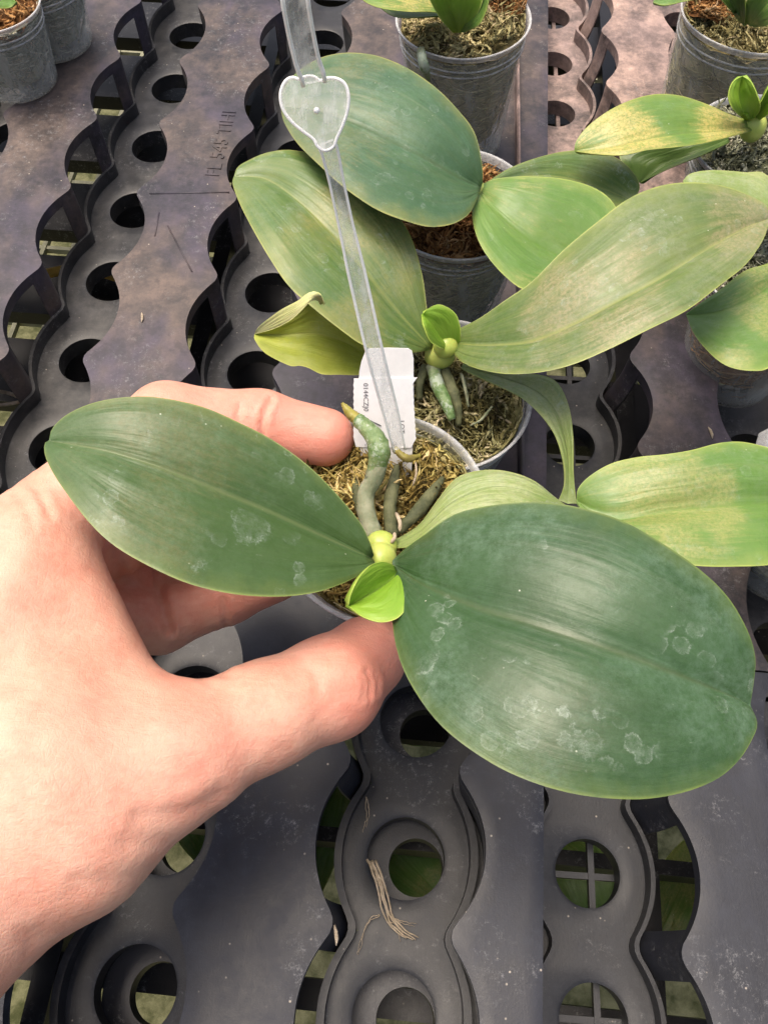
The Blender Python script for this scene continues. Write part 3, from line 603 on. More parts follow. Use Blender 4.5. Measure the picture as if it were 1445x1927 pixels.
leaf(h, G['new'], [(850, 655, 7.0), (832, 628, 7.8), (815, 605, 8.4), (796, 590, 8.7)],
     [(842, 660), (812, 645), (799, 618), (793, 592)], [(866, 650), (866, 615), (855, 588), (828, 573), (806, 580), (796, 590)], (.5, .3), .3, .10, .13, nu=24, nv=16)
blob(h, 'stem', M['stem'], on(828, 668, 6.5), .55, (.1, -.3, 1), (1, .9, 1)); blob(h, 'stem', M['stem'], on(838, 652, 7.1), .42, (0, 0, 1))
roots(h, [([(815, 690, 6.2), (822, 720, 6.2), (838, 755, 6.0), (850, 790, 5.7)], (.30, .27, .24, .15), 'root_green'),
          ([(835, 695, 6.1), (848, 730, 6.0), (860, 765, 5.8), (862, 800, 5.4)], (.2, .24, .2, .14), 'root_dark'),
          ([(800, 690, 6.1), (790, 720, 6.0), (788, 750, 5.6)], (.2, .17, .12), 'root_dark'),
          ([(868, 705, 6.1), (876, 735, 6.0), (882, 765, 5.7)], (.08, .08, .05), 'root'), ([(925, 765, 5.8), (905, 790, 5.9), (885, 800, 5.8)], (.04, .05, .03), 'root')])
# --- the orchid behind with the broad grey-green leaf
CC = on(858, 380, 6.7)
h = thing('potted_orchid', 'orchid in rust-coloured moss whose broad blue-green leaf stands behind the heart stake', 'potted orchid', CC - np.array([0, 0, 6.2]))
pot(h, CC, (0, .0, 1), 2.95, 6.2, fill='moss_green')
moss(h, CC - np.array([0, 0, .6]), (0, 0, 1), 2.8, M['moss_rust'], 1500, 1.1, .2, 21)
leaf(h, G['far'], [(905, 352, 8.4), (860, 330, 9.2), (800, 293, 10.0), (740, 262, 10.4), (680, 232, 10.6), (610, 208, 10.6), (560, 200, 10.5), (528, 200, 10.4)],
     [(908, 345), (907, 310), (893, 250), (860, 205), (820, 165), (770, 130), (720, 108), (680, 100), (640, 100), (600, 110), (560, 135), (538, 160), (529, 182), (528, 200)],
     [(902, 362), (895, 380), (880, 405), (850, 422), (810, 427), (770, 418), (710, 395), (650, 355), (600, 310), (560, 270), (535, 230), (528, 200)], (.2, .2), .14, .08, .15, nu=52)
leaf(h, G['fresh'], [(897, 357, 8.0), (935, 395, 8.2), (980, 435, 8.0), (1040, 470, 7.6), (1100, 495, 7.2), (1130, 500, 7.0)],
     [(900, 350), (930, 337), (980, 332), (1050, 335), (1110, 350), (1148, 375), (1165, 410), (1160, 460), (1130, 500)],
     [(892, 362), (888, 400), (895, 440), (915, 480), (950, 520), (985, 545), (1030, 550), (1080, 535), (1130, 500)], (.35, .25), .15, .10, .13)
leaf(h, G['mid'], [(915, 352, 7.6), (970, 332, 7.5), (1040, 330, 7.2), (1110, 345, 6.9), (1190, 378, 6.6)],
     [(920, 340), (955, 318), (1000, 300), (1060, 285), (1120, 284), (1165, 300), (1195, 330), (1203, 355), (1190, 378)],
     [(918, 355), (960, 350), (1030, 370), (1100, 390), (1150, 392), (1190, 378)], (.2, .1), .05, .1, .13)
blob(h, 'stem', M['stem'], on(899, 362, 7.8), .38)
# --- the far pot at the top
EC = on(872, 32, 6.8)
h = thing('potted_orchid', 'far orchid in clear pot of pale moss at the top middle', 'potted orchid', EC - np.array([0, 0, 6.4]))
pot(h, EC, (-.03, 0, 1), 2.95, 6.4, 2.2, fill='moss_pale')
moss(h, EC - np.array([0, 0, .25]), (0, 0, 1), 2.8, M['moss_pale'], 1500, 1.25, .35, 31)
moss(h, EC + np.array([1.4, 1.0, .1]), (0, 0, 1), 1.5, M['moss_rust'], 420, 1.1, .45, 32)
leaf(h, G['spot'], [(850, 20, 8.2), (800, 5, 8.8), (740, -12, 9.2), (690, -20, 9.3), (668, -15, 9.3)],
     [(850, 10), (810, -20), (750, -45), (700, -40), (668, -15)], [(852, 28), (810, 22), (770, 22), (720, 16), (690, 5), (668, -15)], (.1, .1), .05, .1, .12)
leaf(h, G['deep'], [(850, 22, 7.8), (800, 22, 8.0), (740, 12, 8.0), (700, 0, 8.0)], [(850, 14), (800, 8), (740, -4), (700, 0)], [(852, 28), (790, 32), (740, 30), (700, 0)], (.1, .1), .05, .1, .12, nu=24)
leaf(h, G['new'], [(862, 62, 7.4), (858, 35, 8.4), (850, 5, 9.3), (845, -40, 10.3)], [(852, 62), (832, 40), (812, 8), (800, -30), (845, -40)], [(868, 62), (893, 35), (908, 0), (905, -30), (845, -40)], (.4, .4), .35, .1, .14)
leaf(h, G['fresh'], [(866, 60, 7.5), (880, 40, 8.3), (900, 10, 9.0), (915, -30, 9.8)], [(860, 55), (866, 30), (880, -5), (915, -30)], [(872, 62), (902, 45), (918, 5), (915, -30)], (.2, .2), .1, .1, .13, nu=26)
roots(h, [([(790, 92, 7.2), (797, 120, 6.8), (806, 152, 5.6)], (.22, .26, .10), 'root_green')])
# --- top right far pot
JC = on(1410, 22, 7.2)
h = thing('potted_orchid', 'far orchid in the tall clear pot at the top right corner, rusty moss inside', 'potted orchid', JC - np.array([0, 0, 6.6]))
pot(h, JC, (.02, 0, 1), 2.95, 7.6, 2.3, fill='moss_pale')
moss(h, JC - np.array([0, 0, .3]), (0, 0, 1), 2.8, M['moss_pale'], 1100, 1.2, .3, 41)
moss(h, JC + np.array([-1.5, .2, .1]), (0, 0, 1), 1.2, M['moss_rust'], 380, 1.0, .35, 42)
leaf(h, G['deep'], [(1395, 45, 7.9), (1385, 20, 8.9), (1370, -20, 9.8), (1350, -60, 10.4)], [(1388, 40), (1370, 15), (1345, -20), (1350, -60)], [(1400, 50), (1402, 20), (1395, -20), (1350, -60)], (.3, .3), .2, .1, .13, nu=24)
leaf(h, G['fresh'], [(1408, 48, 8.0), (1425, 25, 9.0), (1450, -5, 9.8), (1500, -40, 10.3)], [(1402, 44), (1400, 10), (1430, -25), (1500, -40)], [(1418, 52), (1452, 45), (1490, 10), (1500, -40)], (.3, .3), .2, .1, .13, nu=24)
leaf(h, G['fresh'], [(1330, -20, 8.6), (1280, -15, 9), (1250, -2, 9.1), (1228, 4, 9.1)], [(1330, -35), (1280, -35), (1240, -20), (1228, 4)], [(1330, -5), (1290, 2), (1250, 10), (1228, 4)], (.1, .1), .05, .1, .12, nu=20)
# --- right hand orchid with the yellow-patched leaves
FC_ = on(1440, 268, 6.2)
h = thing('potted_orchid', 'orchid at the right edge with a green leaf blotched yellow and two small new leaves', 'potted orchid', FC_ - np.array([0, 0, 6.2]))
pot(h, FC_, (0, 0, 1), 2.95, 6.2, fill='moss_grey')
moss(h, FC_ - np.array([0, 0, .4]), (0, 0, 1), 2.8, M['moss_grey'], 1200, 1.1, .3, 51)
leaf(h, G['spot'], [(1412, 238, 7.6), (1345, 246, 8.2), (1270, 250, 8.6), (1190, 265, 8.7), (1130, 278, 8.5), (1080, 284, 8.3)],
     [(1412, 228), (1370, 214), (1330, 196), (1280, 180), (1235, 177), (1190, 187), (1145, 208), (1105, 238), (1084, 265), (1080, 284)],
     [(1414, 246), (1370, 258), (1320, 270), (1270, 277), (1220, 282), (1170, 292), (1120, 290), (1080, 284)], (.4, .1), .08, .1, .14)
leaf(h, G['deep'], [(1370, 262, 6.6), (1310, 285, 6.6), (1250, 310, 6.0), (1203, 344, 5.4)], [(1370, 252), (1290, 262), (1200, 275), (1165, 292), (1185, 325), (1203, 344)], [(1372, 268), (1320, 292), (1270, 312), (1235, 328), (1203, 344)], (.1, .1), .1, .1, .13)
leaf(h, G['new'], [(1410, 226, 7.8), (1402, 200, 8.7), (1396, 170, 9.3), (1396, 143, 9.7)], [(1400, 226), (1378, 205), (1370, 180), (1378, 155), (1396, 143)], [(1418, 224), (1430, 205), (1424, 180), (1412, 155), (1396, 143)], (.35, .35), .45, .1, .14, nu=30)
leaf(h, G['new'], [(1420, 224, 7.8), (1435, 200, 8.7), (1455, 170, 9.5), (1480, 150, 9.9)], [(1414, 218), (1432, 190), (1450, 160), (1480, 150)], [(1426, 228), (1452, 210), (1478, 185), (1480, 150)], (.35, .35), .3, .1, .14, nu=24)
blob(h, 'stem', M['stem'], on(1416, 240, 7.4), .5, (0, 0, 1), (1, 1, 1.2))
# --- right edge orchid below it
GC_ = on(1475, 505, 5.6)
h = thing('potted_orchid', 'orchid cut by the right edge, bright leaf tip below the long scuffed leaf', 'potted orchid', GC_ - np.array([0, 0, 6.2]))
pot(h, GC_, (0, 0, 1), 3.0, 6.2, fill='moss_rust')
moss(h, GC_ - np.array([0, 0, .4]), (0, 0, 1), 2.8, M['moss_grey'], 1000, 1.1, .3, 61)
leaf(h, G['pale'], [(1480, 440, 7.0), (1420, 385, 7.6), (1350, 350, 7.9), (1284, 340, 8.0)], [(1500, 420), (1445, 332), (1400, 324), (1340, 320), (1300, 326), (1284, 340)], [(1470, 450), (1410, 400), (1350, 375), (1300, 358), (1284, 340)], (.1, .1), .05, .1, .12)
leaf(h, G['fresh'], [(1490, 500, 7.2), (1440, 545, 7.8), (1380, 575, 8.0), (1330, 588, 7.8), (1290, 592, 7.6)],
     [(1480, 480), (1440, 497), (1400, 510), (1350, 548), (1310, 575), (1290, 592)], [(1520, 520), (1500, 640), (1450, 690), (1415, 698), (1370, 690), (1335, 665), (1305, 628), (1290, 592)], (.2, .3), .06, .14, .14)
blob(h, 'stem', M['stem'], on(1485, 490, 7.0), .45)
# --- lower right orchid
HC_ = on(1610, 900, 5.2)
h = thing('potted_orchid', 'orchid at the lower right edge whose broad green leaf nears the largest dark leaf', 'potted orchid', HC_ - np.array([0, 0, 6.2]))
pot(h, HC_, (0, 0, 1), 3.0, 6.2); moss(h, HC_ - np.array([0, 0, .4]), (0, 0, 1), 2.8, M['moss_green'], 300, 1.1, .3, 71)
leaf(h, G['fresh'], [(1600, 930, 7.0), (1520, 938, 7.6), (1440, 942, 8.0), (1340, 946, 8.2), (1250, 955, 8.2), (1170, 972, 8.0), (1120, 962, 7.8), (1084, 940, 7.6)],
     [(1600, 905), (1530, 870), (1470, 850), (1430, 838), (1390, 831), (1350, 834), (1300, 847), (1250, 855), (1200, 860), (1150, 872), (1110, 895), (1088, 918), (1084, 940)],
     [(1600, 955), (1540, 1030), (1490, 1055), (1440, 1064), (1390, 1066), (1330, 1066), (1270, 1060), (1200, 1040), (1140, 1005), (1100, 970), (1084, 940)], (.3, .3), .28, .12, .15, wave=.2, nu=56)
# --- two pots at the top left
IC = on(-20, 5, 4.4)
h = thing('potted_orchid', 'nearer of two clear pots at the top left corner, cut by the left edge', 'potted orchid', IC - np.array([0, 0, 4.2]), 'pots at the top left corner')
pot(h, IC, (0, 0, 1), 2.5, 4.2, 2.0, fill='moss_grey'); moss(h, IC - np.array([0, 0, .4]), (0, 0, 1), 2.35, M['moss_rust'], 500, 1., .3, 81)
leaf(h, G['fresh'], [(-30, 10, 7.0), (-10, 2, 8), (15, 0, 8.6), (30, 4, 8.7)], [(-30, 0), (-5, -22), (20, -15), (30, 4)], [(-28, 18), (0, 16), (20, 14), (30, 4)], (.1, .1), .1, .1, .12, nu=20)
IC2 = on(55, -62, 4.2)
h = thing('potted_orchid', 'farther of two clear pots at the top left corner, standing behind the nearer one', 'potted orchid', IC2 - np.array([0, 0, 4.0]), 'pots at the top left corner')
pot(h, IC2, (0, 0, 1), 2.6, 4.0, 2.1, fill='moss_grey'); moss(h, IC2 - np.array([0, 0, .4]), (0, 0, 1), 2.4, M['moss_rust'], 300, 1., .3, 82)
# ---------------------------------------------------------------- stake with the heart, label
def extr(mb, P2, frame, zt, th):
    """flat outline P2 (already 3-D points), given depth th along -frame normal"""
    P = np.array(P2); n = len(P); Q = P - np.array(frame) * th
    mb.add(np.concatenate([P, Q]), [tuple(range(n)), tuple(range(2 * n - 1, n - 1, -1))] + [(i, i + n, (i + 1) % n + n, (i + 1) % n) for i in range(n)])
ctr = [(752, 848), (733, 770), (705, 662), (677, 540), (650, 420), (624, 300), (612, 262), (600, 215), (590, 150), (578, 115), (560, 30), (548, -60)]
dep = [21.6, 20.6, 19.3, 18.2, 17.2, 16.2, 15.9, 15.5, 15.0, 14.7, 14.0, 13.3]
wid = [12, 15.5, 17, 18, 18.5, 16, 16, 16, 18.5, 20, 26, 28]
st = thing('plant_stake', 'clear plastic stake with a heart-shaped plate, standing in the held pot', 'plant stake', at(752, 848, 21.6))
cs = spline([at(*c, d) for c, d in zip(ctr, dep)], 90)
tt = np.linspace(0, 1, 90); cpx = spline(ctr, 90)
# widths are half widths in pixels of the photograph; turned into centimetres with the distance
Ls = np.r_[0, np.cumsum(np.linalg.norm(np.diff(np.array([at(*c, d) for c, d in zip(ctr, dep)]), axis=0), axis=1))]; Ls /= Ls[-1]
hw = np.interp(tt, Ls, [w * d / F for w, d in zip(wid, dep)])
Tn = np.gradient(cs, axis=0); Tn /= np.linalg.norm(Tn, axis=1)[:, None]
vw = CAM - cs; vw /= np.linalg.norm(vw, axis=1)[:, None]; sdv = np.cross(Tn, vw); sdv /= np.linalg.norm(sdv, axis=1)[:, None]; nrm = np.cross(sdv, Tn)
def ribbon(c, s_, n_, w, th):
    V = []; k = len(c)
    for i in range(k):
        for a_, b_ in ((-1, 0), (1, 0), (1, -1), (-1, -1)): V.append(c[i] + s_[i] * w[i] * a_ + n_[i] * th * b_)
    Fc = [(i * 4 + j, i * 4 + (j + 1) % 4, (i + 1) * 4 + (j + 1) % 4, (i + 1) * 4 + j) for i in range(k - 1) for j in range(4)] + [(3, 2, 1, 0), tuple((k - 1) * 4 + j for j in range(4))]
    return V, Fc
rl_ = cs - CAM; csy = CY - (rl_ @ UPV) / (rl_ @ FW) * F; i0 = int(np.argmin(np.abs(csy - 276))); i1 = int(np.argmin(np.abs(csy - 150)))
for a_, b_ in ((0, i0), (i1, 89)):
    q = slice(a_, b_ + 1); mb = MB(); mb.add(*ribbon(cs[q] - nrm[q] * .05, sdv[q], nrm[q], hw[q] * .80, .09)); mb.build('rod', M['stake'], st, smooth=30)
    for sg in (-1, 1):
        c2 = cs[q] + sdv[q] * (sg * hw[q] * .88)[:, None]; mb = MB(); mb.tube(c2, np.clip(hw[q] * .17, .024, .042), 8); mb.build('edge', M['stake_edge'], st)
HO = [(562, 149), (548, 146), (535, 156), (528, 178), (532, 204), (548, 228), (570, 247), (590, 262), (598, 276), (612, 284), (628, 276), (634, 260), (645, 236), (654, 208), (656, 180), (649, 158), (634, 148), (616, 147), (604, 152), (590, 144), (576, 144)]
HPs = spline(HO + [HO[0]], 80)[:-1]
hn = (CAM - at(594, 206, 15.5)); hn /= np.linalg.norm(hn); hx = RT; hc = at(596, 208, 15.45)
HV = [at(x, y, 15.5 + (206 - y) * .004 * -1) for x, y in HPs]
mb = MB(); extr(mb, HV, hn, 0, .09); hp = mb.build('heart', M['stake'], st, smooth=30)
mb = MB(); mb.tube(np.array(HV + HV[:2]) - hn * .04, .032, 8, cap=False); mb.build('heart_rim', M['stake_edge'], hp)
mb = MB(); mb.tube([hc + hn * .0, hc + hn * .07], [.06, .04], 12); mb.build('glint_dot', M['stake_edge'], hp)  # small white dot modelled in place of a bright glint on the heart
# --- the white label
TG = [(672, 838, 22.6), (672, 780, 22.2)]
tg = thing('plant_label', 'white plant label with a printed sticker, behind the stake in the held pot', 'plant label', at(730, 860, 22.9))
def tagpt(x, y, lift=0.):                  # the label is one leaning plane
    A = at(690, 845, 22.6); B_ = at(775, 845, 22.5); C_ = at(730, 655, 21.4); n_ = np.cross(B_ - A, C_ - A); n_ /= np.linalg.norm(n_)
    if n_ @ (CAM - A) < 0: n_ = -n_
    d = ray(x, y); t_ = ((A - CAM) @ n_) / (d @ n_); return CAM + d * t_ + n_ * lift, n_
out = [(678, 845), (672, 800), (674, 740), (676, 700), (680, 680), (687, 662), (694, 656), (730, 655), (768, 656), (775, 661), (778, 675), (778, 720), (779, 780), (776, 845), (774, 900), (684, 900)]
mb = MB(); nn_ = tagpt(700, 700)[1]; extr(mb, [tagpt(*p)[0] for p in out], nn_, 0, .05); lb = mb.build('card', M['white'], tg, smooth=30)
out = [(666, 712)] + [(665 + (i % 2) * 1.2, 712 + i * 6) for i in range(1, 19)] + [(670, 840), (773, 842)] + [(783 - i * .35 + (i % 2) * 1.2, 842 - i * 6) for i in range(3, 21)] + [(785, 710), (725, 711)]
mb = MB(); extr(mb, [tagpt(*p, .035)[0] for p in out], nn_, 0, .03); stc = mb.build('sticker', M['paper'], tg, smooth=30)
def lettering(txt, px, py, size, rot, name='printed_text', lift=.045):
    cu = bpy.data.curves.new(name, 'FONT'); cu.body = txt; cu.size = 1; cu.align_x = 'LEFT'; cu.resolution_u = 2
    to = bpy.data.objects.new(name, cu); COL.objects.link(to); bpy.context.view_layer.update(); dg = bpy.context.evaluated_depsgraph_get()
    me = bpy.data.meshes.new_from_object(to.evaluated_get(dg)); bpy.data.objects.remove(to)
    V = np.array([v.co[:] for v in me.vertices]); Fc = [tuple(p.vertices) for p in me.polygons]
    c, s_ = math.cos(rot), math.sin(rot)
    P = [tagpt(px + size * (v[0] * c - v[1] * s_), py + size * (v[0] * s_ + v[1] * c) * 1.0, lift)[0] for v in (V * [1, -1, 1])]
    return mesh(name, P, Fc, M['ink'], stc, smooth=False)
lettering('0144CZJ0', 684, 720, 13, math.radians(89)); lettering('LOT', 752, 790, 13, math.radians(89)); lettering('1', 742, 838, 11, 0)
mb = MB(); mb.tube([tagpt(694, 789, .05)[0], tagpt(717, 800, .05)[0]], .014, 5); mb.build('pen_mark', M['ink'], stc)

# ---------------------------------------------------------------- the hand (one continuous surface grown from a distance field)
def surface_nets(D, org, h):
    nx, ny, nz = D.shape; ins = D < 0
    acc = np.zeros((nx - 1, ny - 1, nz - 1, 3), np.float32); cnt = np.zeros((nx - 1, ny - 1, nz - 1), np.float32)
    for ax in range(3):
        for a_ in (0, 1):
            for b_ in (0, 1):
                o0 = [0, 0, 0]; other = [k for k in range(3) if k != ax]; o0[other[0]] = a_; o0[other[1]] = b_; o1 = list(o0); o1[ax] = 1
                sl0 = tuple(slice(o0[k], D.shape[k] - 1 + o0[k]) for k in range(3)); sl1 = tuple(slice(o1[k], D.shape[k] - 1 + o1[k]) for k in range(3))
                d0, d1 = D[sl0], D[sl1]; c = (d0 < 0) != (d1 < 0); t = np.where(c, d0 / np.where(c, d0 - d1, 1), 0)
                for k in range(3): acc[..., k] += np.where(c, (t if k == ax else o0[k]), 0)
                cnt += c
    act = cnt > 0; idx = -np.ones(act.shape, np.int64); idx[act] = np.arange(act.sum())
    ijk = np.argwhere(act); V = (ijk + acc[act] / cnt[act][:, None]) * h + org
    Fs = []
    for ax in range(3):
        o = [k for k in range(3) if k != ax]
        sl0 = [slice(1, -1)] * 3; sl0[ax] = slice(0, -1); sl1 = [slice(1, -1)] * 3; sl1[ax] = slice(1, None)
        a_, b_ = ins[tuple(sl0)], ins[tuple(sl1)]; ch = np.argwhere(a_ != b_); flip = a_[a_ != b_]
        base = ch.copy(); base[:, o[0]] += 1; base[:, o[1]] += 1
        q = []
        for da, db in ((0, 0), (1, 0), (1, 1), (0, 1)):
            c = base.copy(); c[:, o[0]] -= da; c[:, o[1]] -= db; q.append(idx[c[:, 0], c[:, 1], c[:, 2]])
        q = np.stack(q, 1)
        if ax == 1: flip = ~flip
        q[~flip] = q[~flip][:, ::-1]; Fs.append(q)
    return V, np.concatenate(Fs)
def build_hand():
    hs = .105
    P = lambda x, y, d: at(x, y, d)
    pts_ = np.array([P(*p) for ch in (INDEX, MIDDLE, RING, LITTLE, THUMB) for p, r in ch] + [P(-420, 2080, 15.5)])
    lo = pts_.min(0) - 1.9; hi = pts_.max(0) + 1.6; lo[2] = min(lo[2], P(-420, 2080, 15.5)[2] - 3.2); lo[1] -= 1.2; hi[2] += 1.8; lo[0] += .2
    n_ = np.ceil((hi - lo) / hs).astype(int)
    gx, gy, gz = [(lo[k] + hs * np.arange(n_[k])).astype(np.float32) for k in range(3)]
    X, Y, Z = np.meshgrid(gx, gy, gz, indexing='ij')
    def cone(a, b, ra, rb, sub=None):
        a, b = np.array(a), np.array(b); ba = b - a; L2 = float(ba @ ba)
        px, py, pz = X - a[0], Y - a[1], Z - a[2]
        t = np.clip((px * ba[0] + py * ba[1] + pz * ba[2]) / L2, 0, 1)
        return np.sqrt((px - ba[0] * t) ** 2 + (py - ba[1] * t) ** 2 + (pz - ba[2] * t) ** 2) - (ra + (rb - ra) * t)
    def smin(a, b, k): 
        h_ = np.clip(.5 + .5 * (b - a) / k, 0, 1); return b + (a - b) * h_ - k * h_ * (1 - h_)
    def tri(a, b, c, r):
        a, b, c = map(np.array, (a, b, c)); ba, cb, ac = b - a, c - b, a - c; nor = np.cross(ba, ac)
        def dt(v, p): return v[0] * p[0] + v[1] * p[1] + v[2] * p[2]
        pa = (X - a[0], Y - a[1], Z - a[2]); pb = (X - b[0], Y - b[1], Z - b[2]); pc = (X - c[0], Y - c[1], Z - c[2])
        s_ = np.sign(dt(np.cross(ba, nor), pa)) + np.sign(dt(np.cross(cb, nor), pb)) + np.sign(dt(np.cross(ac, nor), pc))
        def ed(e, p):
            t = np.clip(dt(e, p) / (e @ e), 0, 1); return sum((e[k] * t - p[k]) ** 2 for k in range(3))
        return np.sqrt(np.where(s_ < 2, np.minimum(np.minimum(ed(ba, pa), ed(cb, pb)), ed(ac, pc)), dt(nor, pa) ** 2 / (nor @ nor))) - r
    def chain(pts, k=.35):
        D = None
        for (p, r), (q, r2) in zip(pts[:-1], pts[1:]):
            c = cone(P(*p), P(*q), r, r2); D = c if D is None else smin(D, c, k)
        return D
    index = chain(INDEX); middle = chain(MIDDLE); ring = chain(RING); little = chain(LITTLE); thumb = chain(THUMB, .5)
    palm = chain([((-420, 2080, 15.5), 2.6), ((-240, 1720, 16.5), 2.6)])
    palm = smin(palm, cone(P(-240, 1720, 16.8), P(60, 1440, 18.0), 2.5, 2.2), 1.2)
    palm = smin(palm, tri(P(-190, 1500, 16.6), P(80, 1045, 19.6), P(265, 1420, 18.7), 1.12), .9)
    palm = smin(palm, tri(P(-230, 1500, 17.2), P(30, 1060, 19.4), P(60, 1180, 23.6), 1.25), 1.0)
    palm = smin(palm, tri(P(-230, 1620, 17.2), P(60, 1180, 23.6), P(180, 1420, 20.4), 1.3), 1.0)
    D = smin(palm, thumb, .9)
    fing = smin(index, palm, .55); D = np.minimum(D, fing)
    for f_ in (middle, ring, little):
        D = np.minimum(D, smin(f_, palm, .5))
    D = smin(D, tri(P(60, 1170, 24.2), P(330, 1120, 27.0), P(110, 1030, 23.6), .7), .25)
    V, Fq = surface_nets(D, lo, hs)
    # relax the surface a little
    nV = len(V); E_ = np.concatenate([Fq[:, [0, 1]], Fq[:, [1, 2]], Fq[:, [2, 3]], Fq[:, [3, 0]]])
    for it in range(10):
        s_ = np.zeros((nV, 3)); c_ = np.zeros(nV)
        for k in range(3): s_[:, k] = np.bincount(E_[:, 0], V[E_[:, 1], k], nV) + np.bincount(E_[:, 1], V[E_[:, 0], k], nV)
        c_ = np.bincount(E_[:, 0], minlength=nV) + np.bincount(E_[:, 1], minlength=nV)
        V = V + (s_ / c_[:, None] - V) * (.55 if it % 2 == 0 else -.50)
    tri_n = np.cross(V[Fq[:, 2]] - V[Fq[:, 0]], V[Fq[:, 3]] - V[Fq[:, 1]]); N_ = np.zeros((nV, 3))
    for c in range(4):
        for k in range(3): N_[:, k] += np.bincount(Fq[:, c], tri_n[:, k], nV)
    N_ /= np.linalg.norm(N_, axis=1)[:, None] + 1e-9
    rel = V - CAM; dz = rel @ FW; sx = CX + (rel @ RT) / dz * F; sy = CY - (rel @ UPV) / dz * F
    if (N_ * (V - V.mean(0))).sum() < 0: N_ = -N_
    for (pts, w, dep, dmax) in CREASES:      # folds of the skin, cut by following a line over the surface
        pl = spline(pts, 40); dd = np.full(nV, 1e9)
        for q in pl: dd = np.minimum(dd, np.hypot(sx - q[0], sy - q[1]))
        m_ = (dz < dmax) & ((N_ * (CAM - V)).sum(1) > 0)
        dep = dep * 1.0; fade = 1.
        V = V - N_ * (dep * np.exp(-(dd / w) ** 2) * m_)[:, None] + N_ * (dep * .35 * np.exp(-((dd - 2.2 * w) / w) ** 2) * m_)[:, None]
    # tone: blood close under the skin at finger ends and joints
    tone = np.zeros(nV)
    for (p, r, a_) in FLUSH: tone += a_ * np.exp(-(np.linalg.norm(V - P(*p), axis=1) / r) ** 2)
    return V, Fq, np.clip(tone, 0, 1)
INDEX = [((60, 1018, 20.2), 1.24), ((315, 795, 22.1), 1.0), ((490, 800, 22.9), .90), ((612, 823, 22.9), .79)]
MIDDLE = [((40, 1070, 22.0), 1.2), ((300, 985, 25.2), 1.0), ((420, 960, 26.0), .9), ((520, 980, 25.6), .8)]
RING = [((70, 1160, 23.6), 1.15), ((300, 1168, 25.6), .95), ((430, 1118, 26.0), .86), ((520, 1085, 25.6), .76)]
LITTLE = [((90, 1230, 24.6), 1.05), ((290, 1120, 26.6), .85), ((400, 1090, 27.0), .8), ((470, 1090, 26.8), .7)]
THUMB = [((-60, 1640, 17.3), 2.1), ((130, 1560, 17.6), 1.75), ((330, 1420, 18.6), 1.42), ((500, 1345, 19.6), 1.16), ((622, 1293, 20.5), 1.17), ((690, 1235, 21.6), .92), ((705, 1222, 22.0), .80)]
CREASES = [([(296, 1070), (304, 1120), (318, 1185)], 8, .16, 32), ([(262, 1060), (280, 1095), (292, 1130)], 9, .06, 32), ([(418, 1130), (424, 1160), (424, 1190)], 6, .06, 32), ([(510, 752), (499, 775), (494, 800), (492, 830)], 5, .11, 30), ([(452, 760), (447, 785), (449, 810)], 5, .04, 30),
  ([(690, 1262), (698, 1285), (694, 1312)], 5, .05, 30), ([(680, 1268), (686, 1290), (682, 1318)], 4, .04, 30), ([(705, 1268), (711, 1285), (709, 1305)], 4, .035, 30),
  ([(412, 1496), (372, 1520), (320, 1534), (262, 1536)], 15, .055, 30), ([(400, 1535), (330, 1572), (240, 1584)], 18, .03, 30), ([(350, 1610), (260, 1650), (150, 1662)], 18, .03, 30), ([(230, 1715), (150, 1750), (60, 1765)], 18, .03, 30),
  ([(215, 1045), (228, 1085), (262, 1130), (300, 1165)], 9, .06, 26), ([(330, 1235), (380, 1262), (440, 1272)], 7, .05, 24), ([(300, 1210), (345, 1255), (395, 1285)], 7, .04, 24), ([(560, 1240), (590, 1265), (600, 1300)], 8, .03, 30),
  ([(60, 905), (80, 935), (95, 970)], 7, .05, 24), ([(30, 925), (50, 955), (62, 990)], 7, .04, 24)]
FLUSH = [((640, 820, 23), 2.0, .9), ((500, 790, 22.5), 1.2, .35), ((700, 1240, 21), 1.8, .8), ((660, 1330, 20), 1.1, .5), ((330, 1380, 18), 1.6, .45), ((330, 760, 21.8), 1.5, .4), ((500, 1120, 25), 2.2, .7), ((280, 1120, 22), 2.0, .8), ((200, 1100, 20), 1.6, .3), ((30, 1880, 16), 1.6, .3)]
